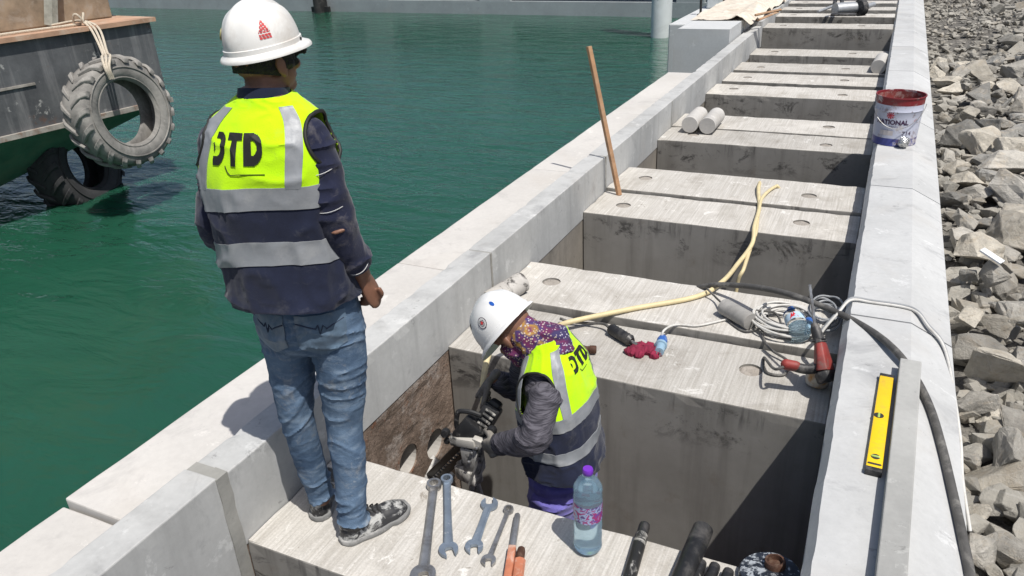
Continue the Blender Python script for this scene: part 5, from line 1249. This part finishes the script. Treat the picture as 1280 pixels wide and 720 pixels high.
g.tube([neck + V(0, 0, .03), neck - V(0, 0, .04), m1(.02, 0, 1.30), m1(.03, 0, 1.05), m1(.045, 0, .88)], [.058, .10, .145, .135, .14], 18, ref=FW, rb=[.058, .07, .09, .085, .09])
for a, b_, c in ((shR, elR, wrR), (shL, elL, wrL)): g.tube(spline([a, (a + b_) / 2, b_, (b_ + c) / 2, c], 4), np.interp(np.linspace(0, 4, 17), range(5), [.045, .044, .038, .036, .027]), 12, round_=True)
hd_ = unit(q1(470, 374, -.055) - wrR)
hand(g, wrR, hd_, unit(-SD * .75 + HD * .55 - V(0, 0, .15)), unit(HD * .6 - SD * .75 - V(0, 0, .5)), 1.0, .62)
hand(g, wrL, unit(SD * .6 + HD * .7 - V(0, 0, .3)), V(0, 0, -1), SD, .96, .5)
for hx, kn, an in ((m1(.12, -.045, .82), m1(.098, -.035, .43), m1(.075, -.085, .08)), (m1(-.03, .045, .82), m1(-.045, .035, .45), m1(-.018, .06, .08))):
    g.tube([hx, kn, an], [.07, .045, .034], 12, round_=True)
mk('body', vox(g, .0048, 3), M['skin'], man)
# hair under the helmet
g = MB(); P = lambda a, b, e: skull + HR @ (V(a, b, e) * .9)
g.ell(P(0, -.02, -.004), (.072, .076, .076), HR); 
for k in range(26):
    a = random.uniform(-1, 1); g.ell(P(.078 * math.cos(a * .9) + random.uniform(-.004, .008), .02 + .055 * a, -.012 + random.uniform(-.02, .03)), (.010, .012, .012), HR, 8, 6)
for k in range(14): g.ell(P(random.uniform(.03, .078), .085 + random.uniform(-.02, .014), .012 + random.uniform(-.02, .02)), (.011, .012, .011), HR, 8, 6)
hm = vox(g, .005, 1, lambda P_, N: vnoise(P_ * 90, 4) * .004)
bm = bmesh.new(); bm.from_mesh(hm); bmesh.ops.bisect_plane(bm, geom=bm.verts[:] + bm.edges[:] + bm.faces[:], plane_co=Vector(P(0, -.1, -.022)), plane_no=Vector(HR @ V(0, -.35, -1)), clear_outer=True); bm.to_mesh(hm); bm.free()
mk('hair', hm, M['hair'], man)
ho, HS = helmet(man, hc, HR, M['hat'], .109, .106, .090, .118, .016)
# the red print on the side of the helmet
def print_shape(x, y):
    if y < -.15: return (int((y + 1) * 11) % 3 != 0) and abs(x) < .98 and (int((x + 1) * 9 + (y + 1) * 5) % 5 != 0)
    t = abs(x) < .85 * (1 - (y + .15) / 1.15 * .75)
    return t and (math.sin(x * 13 + y * 9) + math.sin(y * 17 - x * 5) > -.55)
decal(HS, -.45, 1.13, .019, .026, print_shape, M['redprint'], ho, 'red_emblem', 26, 30)
g = MB(); g.lathe([(.016, 0), (.016, .003), (.010, .004)], HS(math.pi + .75, 1.18, .001), unit(HS(math.pi + .75, 1.18, .01) - HS(math.pi + .75, 1.18, 0)), 18); mk('rivet_sticker', g, plain('olive_sticker', (.30, .27, .12), .6), ho)
# trunk rings for shirt and vest
C_ = lambda s, d, z: m1(s, d, z)
rows = [(C_(.022, .0, .905), RT, FW, .200, .150), (C_(.022, .0, .97), RT, FW, .196, .148), (C_(.018, .0, 1.08), RT, FW, .190, .140), (C_(.016, -.004, 1.19), RT, FW, .188, .136), (C_(.018, -.006, 1.30), RT, FW, .186, .130), (C_(.024, -.004, 1.385), RT, FW, .176, .116), (C_(.030, .004, 1.44), RT, FW, .148, .094), (C_(.034, .012, 1.475), RT, FW, .108, .076), (C_(.036, .016, 1.50), RT, FW, .076, .068)]
T1_ = Torso(rows, 2.0, .0075)
holes = [((0.0, .645), .62, .135), ((math.pi, .645), .62, .135)]
zones = {'bands': ((.205, .285), (.395, .468)), 'dip': lambda a: .035 * math.sin(a * 1 + 2.4) + .012 * math.sin(3 * a), 'straps': ((-math.pi / 2 + .60, .13, -math.pi / 2 + .86, .21, .885), (-math.pi / 2 - .92, .16, -math.pi / 2 - .80, .26, .885), (math.pi / 2 + .62, .19, math.pi / 2 + .7, .3, .885), (math.pi / 2 - .62, .19, math.pi / 2 - .7, .3, .885))}
vest(man, T1_, holes, zones, (-math.pi / 2 - .56, -math.pi / 2 + .20, .555, .705))
# shirt with sleeves, collar, torn elbow
g = MB(); g.tube([r_[0] for r_ in rows[2:]], [r_[3] - .02 for r_ in rows[2:]], 28, ref=FW, rb=[r_[4] - .02 for r_ in rows[2:]])
def sleeve(g, a, b_, c, r=(.056, .057, .056, .054, .052, .048), end=.93):
    c = b_ + (c - b_) * end; P_ = [a + (a - b_) * -.0, a + (b_ - a) * .35, a + (b_ - a) * .7, b_, b_ + (c - b_) * .5, c]
    S_ = spline(P_, 4); g.tube(S_, np.interp(np.linspace(0, 5, len(S_)), range(6), r), 18, round_=False); return S_
slR = sleeve(g, shR, elR, wrR, end=.80); slL = sleeve(g, shL, elL, wrL)
g.ell(shR, (.055, .055, .055)); g.ell(shL, (.055, .055, .055))
sh_me = vox(g, .006, 3, folds(20, .006, 11))
shirt = mk('shirt', sh_me, M['navyshirt'], man)
for S_, idx in ((slR, (4, 9, 19)), (slL, (9, 19))):
    for i in idx:
        i = min(i, len(S_) - 2); g = MB(); t = unit(S_[i + 1] - S_[i]); q_ = unit(np.cross(t, V(.2, .9, .3))); w_ = np.cross(t, q_); rad = np.interp(i, range(0, 24, 4)[:6], (.056, .057, .056, .054, .052, .048)) + .0005
        g.tube([S_[i] + (q_ * math.cos(a) + w_ * math.sin(a)) * (rad + .003 * math.sin(3 * a)) + t * .006 * math.sin(2 * a) for a in np.linspace(0, 2 * math.pi, 33)], .0011, 5, cap=False); mk('sleeve_seam', g, M['seam'], shirt)
g = MB(); g.ell(elR + unit(CAMP - elR) * .046 + V(0, 0, -.012) + SD * .006, (.027, .016, .008), frame3(unit(SD + V(0, 0, .18)), HD)); mk('torn_elbow', vox(g, .005, 2), M['skin'], shirt)
g = MB(); R = []
for z, a, b_ in ((1.45, .074, .070), (1.486, .071, .068), (1.508, .069, .067), (1.515, .068, .066), (1.508, .064, .063), (1.48, .064, .061)):
    R.append([C_(.034 + (z - 1.49) * .15, .014 + (z - 1.49) * .1, z - .012 * math.sin(t)) + RT * (a * math.cos(t)) + FW * (b_ * math.sin(t)) for t in np.linspace(0, 2 * math.pi, 40, endpoint=False)])
g.rings(R, False, False); mk('collar', g, M['collar'], shirt, fix=False)
# jeans
g = MB(); hipR, hipL = m1(.118, -.045, .80), m1(-.022, .048, .80)
g.tube([m1(.045, 0, .945), m1(.046, 0, .88), m1(.048, -.004, .80), m1(.048, .0, .74)], [.158, .162, .165, .14], 26, ref=FW, rb=[.112, .122, .128, .11], round_=False)
def leg(pts, rr): S_ = spline(pts, 5); g.tube(S_, np.interp(np.linspace(0, len(pts) - 1, len(S_)), range(len(pts)), rr), 18)
leg([hipR, m1(.116, -.05, .64), m1(.098, -.042, .45), m1(.088, -.065, .27), m1(.075, -.092, .12), m1(.072, -.093, .072)], [.090, .080, .062, .056, .049, .050])
leg([hipL, m1(-.028, .048, .66), m1(-.045, .035, .46), m1(-.035, .05, .28), m1(-.020, .058, .12), m1(-.018, .06, .085)], [.090, .078, .057, .051, .045, .048])
def jean_folds(P, N):
    q = P - m1(0, 0, 0); sx = q @ SD; z = P[:, 2] + .07 * vnoise(P * 5.5, 60) + .35 * np.where(sx > .035, sx - .09, -sx - .03) * np.interp(P[:, 2], [.1, .5, .8], [.2, .6, 1.6])
    A = np.stack([q @ SD * 7, q @ HD * 7, z * 21], 1); B = np.stack([q @ SD * 13, q @ HD * 13, z * 40], 1)
    w = np.interp(P[:, 2], [0, .08, .16, .28, .42, .52, .66, .78, .95], [1.5, 1.5, 1.1, .5, .9, .7, .6, .8, .3])
    return .0056 * w * ((1 - abs(vnoise(A, 61))) ** 5 * 1.4 + (1 - abs(vnoise(B, 62))) ** 5 * .45 - .35) + .003 * vnoise(P * 8, 63)
jm = vox(g, .0055, 2, jean_folds)
jeans = mk('jeans', jm, M['denim'], man)
B_ = -FW
for sgn in (1, -1):
    c0 = m1(.048, 0, 0) + RT * (sgn * .082); w2 = .064
    pl = [(c0 + RT * w2, RT), (c0 - RT * w2, -RT), (c0 + V(0, 0, .885), V(0, 0, 1)), (c0 + V(0, 0, .748), V(0, 0, -1)), (c0 + RT * w2 + V(0, 0, .78), RT * .6 - V(0, 0, 1)), (c0 - RT * w2 + V(0, 0, .78), -RT * .6 - V(0, 0, 1))]
    po = patch(jeans, pl, .0035, M['denim_lt'], jeans, 'back_pocket', B_)
    bm = bmesh.new(); bm.from_mesh(po.data); seen = set(); best = []
    for v in bm.verts:
        if v in seen: continue
        st_, comp = [v], []; seen.add(v)
        while st_:
            w_ = st_.pop(); comp.append(w_)
            for e_ in w_.link_edges:
                x_ = e_.other_vert(w_)
                if x_ not in seen: seen.add(x_); st_.append(x_)
        if len(comp) > len(best): best = comp
    best = set(best); bmesh.ops.delete(bm, geom=[v for v in bm.verts if v not in best], context='VERTS'); bm.to_mesh(po.data); bm.free()
    # the zigzag stitch on the pocket
    g = MB(); zz = [(-.062, .862), (-.02, .848), (-.006, .842), (.0, .855), (.006, .826), (.014, .852), (.022, .838), (.035, .846), (.062, .858)]
    bm = bmesh.new(); bm.from_mesh(jeans.data); bm.transform(WM[jeans.name]); from mathutils.bvhtree import BVHTree; bv = BVHTree.FromBMesh(bm); pts = []
    for x, z in zz:
        o_ = c0 + RT * x + V(0, 0, z) + B_ * .5; hit = bv.ray_cast(Vector(o_), Vector(-B_)); 
        if hit[0] is not None: pts.append(np.array(hit[0]) + B_ * .005)
    bm.free()
    if len(pts) > 2: g.tube(pts, .0022, 5); mk('pocket_stitch', g, M['denim_dark'], jeans)
# shoes
shoe(man, m1(.018, -.108, 0), m1(.268, -.018, 0), m1(.072, -.092, .10), .050, 1)
shoe(man, m1(-.040, .028, 0), m1(.03, .285, 0), m1(-.020, .075, .12), .048, 2)
# ------------------------------------------------------------------ the worker bending in the pit
def q2(px, py, y): return YP(px, py, y)
ZF = -1.11
pel = V(-.965, 2.335, -.20)
wk = thing('person', 'person bending in the pit over the core drill, colourful scarf and white helmet', 'person', (-.97, 2.33, ZF), 0, 'workers on the quay')
F2 = unit(V(-1, -.02, 0)); R2 = V(F2[1], -F2[0], 0)          # facing the sea wall; his left side to the camera
up2 = unit(V(-.80, .05, .60)); f2 = unit(V(-.60, .13, -.80)); f2 = unit(f2 - up2 * (f2 @ up2)); r2 = np.cross(f2, up2); H2 = np.stack([r2, f2, up2], 1)
rim2 = q2(632, 407, 2.345); sk2 = rim2 - up2 * .025 - f2 * .01
nk2 = q2(688, 420, 2.36)
sN, eN, wN = q2(681, 497, 2.185), q2(668, 548, 2.075), q2(622, 556, 2.18)      # near (left) arm
sF, eF, wF = q2(660, 452, 2.52), q2(648, 487, 2.56), q2(616, 472, 2.47)        # far (right) arm
hL, hR_ = pel - R2 * .085, pel + R2 * .085
g = MB(); head(g, sk2, H2)
g.tube([sk2 - up2 * .10, nk2, (nk2 + pel) / 2 + V(.02, 0, .05), pel], [.05, .055, .11, .12], 16, ref=F2, rb=[.05, .055, .09, .10])
for a, b_, c in ((sN, eN, wN), (sF, eF, wF)): g.tube(spline([a, (a + b_) / 2, b_, (b_ + c) / 2, c], 4), np.interp(np.linspace(0, 4, 17), range(5), [.045, .044, .038, .034, .027]), 12, round_=True)
kN, kF, aN, aF = V(-1.03, 2.22, -.64), V(-1.05, 2.42, -.64), V(-.95, 2.20, ZF + .09), V(-.97, 2.44, ZF + .09)
for h_, k_, a_ in ((hL, kN, aN), (hR_, kF, aF)): g.tube([h_, k_, a_], [.075, .05, .036], 12, round_=True)
mk('body', vox(g, .006, 3), M['skin'], wk)
# trousers
M['trouser'] = cloth('purple_blue_trousers', (.13, .115, .37), (.34, .32, .44), .5, .25, 8, dscale=6)
g = MB(); g.tube([pel + V(.01, 0, .15), pel + V(0, 0, .05), pel - V(0, 0, .06)], [.155, .165, .15], 22, ref=F2, rb=[.115, .13, .12])
for h_, k_, a_ in ((hL, kN, aN), (hR_, kF, aF)):
    S_ = spline([h_, (h_ + k_) / 2, k_, (k_ + a_) / 2, a_ - V(0, 0, .03)], 5); g.tube(S_, np.interp(np.linspace(0, 4, len(S_)), range(5), [.10, .092, .078, .072, .07]), 18)
tr_ = mk('trousers', vox(g, .0075, 3, folds(18, .009, 31)), M['trouser'], wk)
c0 = (hL + kN) / 2 + V(0, 0, .02); pl = [(c0 - F2 * .055, -F2), (c0 + F2 * .055, F2), (c0 + V(0, 0, .09), V(0, 0, 1)), (c0 - V(0, 0, .08), V(0, 0, -1)), (c0, R2)]
patch(tr_, pl, .006, M['trouser'], tr_, 'cargo_pocket', -R2)
shoe(wk, V(aN[0] + .06, aN[1], 0), V(aN[0] - .19, aN[1] + .05, 0), V(aN[0], aN[1], .1), .05, 5, 'boot'); shoe(wk, V(aF[0] + .06, aF[1], 0), V(aF[0] - .19, aF[1] + .05, 0), V(aF[0], aF[1], .1), .05, 6, 'boot')
for o in wk.children:
    if o.name.startswith('boot'): o.location.z = 0.002 if abs(WM[o.name].translation.z - ZF) > 9 else 0
# boots were modelled at ground level zero: bring them down to the pit floor
for o in wk.children:
    if o.name.startswith('boot'): o.location.z += ZF
# trunk
ax2 = [V(-.950, 2.335, -.075), V(-.955, 2.335, -.03), V(-.965, 2.338, .03), V(-.972, 2.342, .12), V(-.985, 2.347, .215), V(-1.0, 2.35, .305), V(-1.012, 2.355, .37), V(-1.02, 2.36, .42), V(-1.025, 2.36, .455)]
lean = unit(V(-.25, .05, .97))
def fr(k):   # section frame leans further forward towards the neck
    u_ = unit(V(-.05 - .35 * k, .02, 1)); f_ = unit(F2 - u_ * (F2 @ u_)); r_ = np.cross(f_, u_); return r_, f_
dims = [(.195, .150), (.192, .150), (.186, .146), (.186, .142), (.186, .138), (.176, .126), (.146, .104), (.108, .084), (.080, .074)]
rows2 = [(c, *fr(i / 8), a, b_) for i, (c, (a, b_)) in enumerate(zip(ax2, dims))]
T2_ = Torso(rows2, 5.0, .008)
holes2 = [((.12, .62), .62, .14), ((math.pi - .12, .62), .62, .14)]
zones2 = {'bands': ((.235, .305), (.42, .485)), 'dip': lambda a: .02 * math.sin(a + 1) + .012 * math.sin(3 * a), 'straps': tuple((sg * math.pi / 2 + s2_ * .88, .13, sg * math.pi / 2 + s2_ * .85, .22, .885) for sg in (-1, 1) for s2_ in (-1, 1))}
vest(wk, T2_, holes2, zones2, (-math.pi / 2 - .36, -math.pi / 2 + .43, .655, .775))
# striped grey sleeves
def stripe_mat():
    n = NT('striped_grey_sleeve'); st = n.noise(1, 2, .5, vec=n.coord(scale=(25, 25, 330), rot=(.35, .2, 0)))
    c = n.mix(n.ramp(st, [(.4, 0), (.6, 1)]), (.028, .026, .035), (.10, .094, .112))
    return n.done(c, .9, normal=n.bump(n.noise(220, 2), .3, .002))
M['stripe'] = stripe_mat()
g = MB(); g.tube([r_[0] for r_ in rows2[2:]], [r_[3] - .02 for r_ in rows2[2:]], 28, ref=F2, rb=[r_[4] - .02 for r_ in rows2[2:]])
sleeve(g, sN, eN, wN, (.062, .062, .060, .058, .052, .044), .95); sleeve(g, sF, eF, wF, (.062, .062, .060, .058, .050, .042), .95); g.ell(sN, (.062, .062, .062)); g.ell(sF, (.062, .062, .062))
mk('shirt', vox(g, .006, 3, folds(22, .006, 41)), M['stripe'], wk)
# gloves
M['glove'] = plain('grimy_grey_glove', (.24, .22, .19), .85, var=.3, scale=20, dirt=(.42, .39, .34), dirt_amt=.7, dirt_scale=14, bump=.5, bscale=140)
M['glove_dark'] = plain('dark_grey_glove', (.15, .135, .12), .85, var=.3, scale=20, dirt=(.22, .20, .18), dirt_amt=.6, dirt_scale=14, bump=.5, bscale=140)
g = MB(); hand(g, wF, q2(598, 494, 2.44) - wF, unit(V(.45, -.2, -.85)), unit(V(.2, -1, -.1)), .98, .95, .4, .002); mk('glove', vox(g, .0048, 2), M['glove_dark'], wk)
g = MB(); hand(g, wN, q2(600, 566, 2.26) - wN, unit(V(-.3, .8, -.3)), unit(V(-.3, .3, 1)), 1.05, .5, .3, .003); mk('glove', vox(g, .0048, 2), M['glove'], wk)
# scarf round face and neck
def scarf_mat():
    n = NT('patterned_scarf'); v_ = n.voro(95, out=1); d_ = n.voro(95)
    base = n.ramp(n.noise(9, 3, .5, vec=n.coord(loc=(2, 1, 5))), [(.36, (.035, .025, .09)), (.46, (.13, .015, .07)), (.54, (.045, .03, .13)), (.60, (.36, .20, .03)), (.68, (.14, .02, .10))])
    dots = n.ramp(d_, [(.25, 1), (.36, 0)]); w = n.mix(n.ramp(n.noise(5, 2), [(.45, 0), (.6, 1)]), (.42, .40, .48), (.45, .36, .28))
    c = n.mix(dots, base, w); return n.done(c, .85, normal=n.bump(n.noise(60, 4), .4, .006))
M['scarf'] = scarf_mat()
g = MB(); P = lambda a, b, e: sk2 + H2 @ V(a, b, e)
g.ell(P(0, .03, -.06), (.073, .076, .056), H2); g.ell(P(0, -.035, -.055), (.072, .064, .068), H2); g.ell(P(0, .055, -.095), (.055, .05, .05), H2)
g.tube([P(0, -.02, -.07), (P(0, -.03, -.12) + nk2) / 2, nk2 + V(.01, -.01, -.01), nk2 + V(.02, -.02, -.05)], [.076, .072, .070, .074], 18, ref=f2)
mk('scarf', vox(g, .005, 2, folds(26, .006, 51)), M['scarf'], wk)
g = MB(); g.tube([P(.084 * s_, .055 - .04 * abs(s_) + .035, .0) for s_ in (-.9, -.5, 0, .5, .9)], .014, 10, rb=.018); 
h2o, HS2 = helmet(wk, rim2, H2, M['hat2'], .142, .134, .112, .142, .034, True)
M['stk'] = plain('sticker_white', (.62, .62, .60), .4, var=.02); M['stkblue'] = plain('sticker_blue', (.02, .10, .42), .4)
thS = math.pi + .22
decal(HS2, thS, 1.13, .021, .021, lambda x, y: x * x + y * y < 1, M['stk'], h2o, 'round_sticker', 28, 28, .0012)
decal(HS2, thS, 1.13, .021, .021, lambda x, y: .78 < x * x + y * y < .97, M['ink'], h2o, 'sticker_ring', 28, 28, .0018)
decal(HS2, thS, 1.13, .013, .013, lambda x, y: x * x + y * y < 1 and math.sin(x * 9 + y * 4) * math.cos(y * 8 - x * 3) > .05, M['ink'], h2o, 'sticker_crest', 20, 20, .0018)
decal(HS2, thS, 1.13, .006, .006, lambda x, y: x * x + y * y < 1, M['redprint'], h2o, 'sticker_dot', 10, 10, .0022)
decal(HS2, -math.pi + .95, .95, .008, .012, lambda x, y: x * x + y * y < 1, M['stkblue'], h2o, 'blue_oval_sticker', 16, 18, .0012)

# ------------------------------------------------------------------ core drill on its column, clamped to the sea wall
rg = thing('core_drill', 'black core drill splashed with grey slurry, held by the bending worker', 'core drill', (-1.45, 2.38, ZF))
M['slurry'] = plain('slurry_splashed_metal', (.05, .05, .05), .6, .2, var=.3, scale=20, dirt=(.50, .48, .44), dirt_amt=.95, dirt_scale=11, lo=.42, hi=.52)
M['slurry_lt'] = plain('slurry_grey', (.42, .41, .39), .7, var=.3, scale=14, dirt=(.08, .08, .08), dirt_amt=.8, dirt_scale=16, lo=.52, hi=.6)
M['drillblk'] = plain('drill_black', (.012, .012, .013), .5, var=.4, scale=20, dirt=(.20, .19, .18), dirt_amt=.5, dirt_scale=22, lo=.58, hi=.66)
def obox(name, pa, pb, ya, yb, w, dep, mat, bev=.006, parent=None):
    """a block lying along the line between two photo points, at depths ya and yb"""
    a, b = q2(*pa, ya), q2(*pb, yb); x = unit(b - a); n_ = unit(np.cross(x, V(0, 1, 0))); d_ = np.cross(n_, x)
    g = MB(); g.box((a + b) / 2, (np.linalg.norm(b - a), dep, w), M=np.stack([x, d_, n_], 1)); return mk(name, g, mat, parent or rg, bevel=bev)
wl = XP(540, 598, -1.765); wr = q2(588, 552, 2.30); ax = unit(wr - wl); n_ = unit(np.cross(ax, V(0, 1, 0))); d_ = np.cross(n_, ax); Lc = np.linalg.norm(wr - wl)
for o_ in (-.021, .021):
    g = MB(); g.box((wl + wr) / 2 + n_ * o_, (Lc + .06, .04, .032), M=np.stack([ax, d_, n_], 1)); mk('column_rail', g, M['drillblk'], rg, bevel=.004)
g = MB(); g.box(wl + ax * .03, (.03, .16, .15), M=np.stack([ax, d_, n_], 1)); mk('anchor_plate', g, M['slurry_lt'], rg, bevel=.004)
for k in range(10):
    g = MB(); g.box(wl + ax * (Lc * (.15 + .07 * k)) - d_ * .02, (.012, .008, .012), M=np.stack([ax, d_, n_], 1)); mk('rack_tooth', g, M['steel'], rg, smooth=False)
bd = obox('gear_body', (581, 549), (600, 527), 2.29, 2.32, .118, .11, M['drillblk'], .014)
obox('splash_plate', (565, 548), (596, 553), 2.255, 2.255, .042, .05, M['slurry'], .006)
obox('carriage', (589, 556), (594, 588), 2.27, 2.29, .078, .07, M['slurry_lt'], .008)
obox('side_plate', (598, 548), (597, 575), 2.25, 2.27, .045, .03, M['slurry'], .005)
mt_ = obox('motor', (597, 541), (619, 506), 2.32, 2.39, .080, .08, M['drillblk'], .016)
obox('motor_cap', (617, 509), (622, 501), 2.385, 2.40, .056, .064, M['drillblk'], .014)
for k in range(4):
    t = .25 + .15 * k; pa = (597 + 22 * t, 541 - 35 * t); pb = (597 + 22 * (t + .05), 541 - 35 * (t + .05)); obox('cooling_slot', pa, pb, 2.28 + .07 * t, 2.28 + .07 * t, .05, .012, M['slurry'], .002)
g = MB(); hp_ = [q2(600, 519, 2.30), q2(588, 515, 2.29), q2(575, 514, 2.28), q2(571.5, 518, 2.275), q2(570.5, 532, 2.27), q2(575, 538, 2.27), q2(583, 537, 2.28)]
g.tube(spline(hp_, 6), .0105, 8, round_=True); mk('bail_handle', g, M['drillblk'], rg)
for (px, py, y, rr) in ((557, 541, 2.26, .021), (559, 551, 2.26, .014), (615, 538, 2.26, .021)):
    c_ = q2(px, py, y); g = MB(); g.lathe([(rr * .6, -rr * .8), (rr, -rr * .3), (rr, rr * .5), (rr * .7, rr)], c_, V(.2, -.9, .3), 14); g.tube([c_, q2(580, 548, 2.27)], .006, 8); mk('feed_knob', g, M['drillblk'], rg)
for px, py in ((586.5, 577), (590, 566), (596, 560)):
    c_ = q2(px, py, 2.235); g = MB(); g.lathe([(.008, -.02), (.008, .008), (.004, .01)], c_, V(0, -1, .25), 6); mk('bolt', g, M['steel'], rg, smooth=False)
g = MB(); g.tube([q2(599, 572, 2.24), q2(586, 606, 2.2)], .0055, 8); mk('lever', g, M['steel'], rg)
M['white_cover'] = plain('dirty_white_cover', (.50, .48, .45), .85, var=.3, scale=14, dirt=(.12, .11, .10), dirt_amt=.8, dirt_scale=16, lo=.48, hi=.56)
obox('splash_shield', (574, 586), (598, 598), 2.30, 2.26, .07, .06, M['white_cover'], .012)
obox('motor_foot', (577, 574), (588, 596), 2.31, 2.29, .035, .05, M['slurry'], .005)
for s_ in (-1, 1):
    a_ = q2(592, 590, 2.29); g = MB(); g.tube([a_, V(a_[0] + s_ * .10, a_[1] + s_ * .10, ZF + .002)], .014, 8); mk('prop_leg', g, M['slurry_lt'], rg)
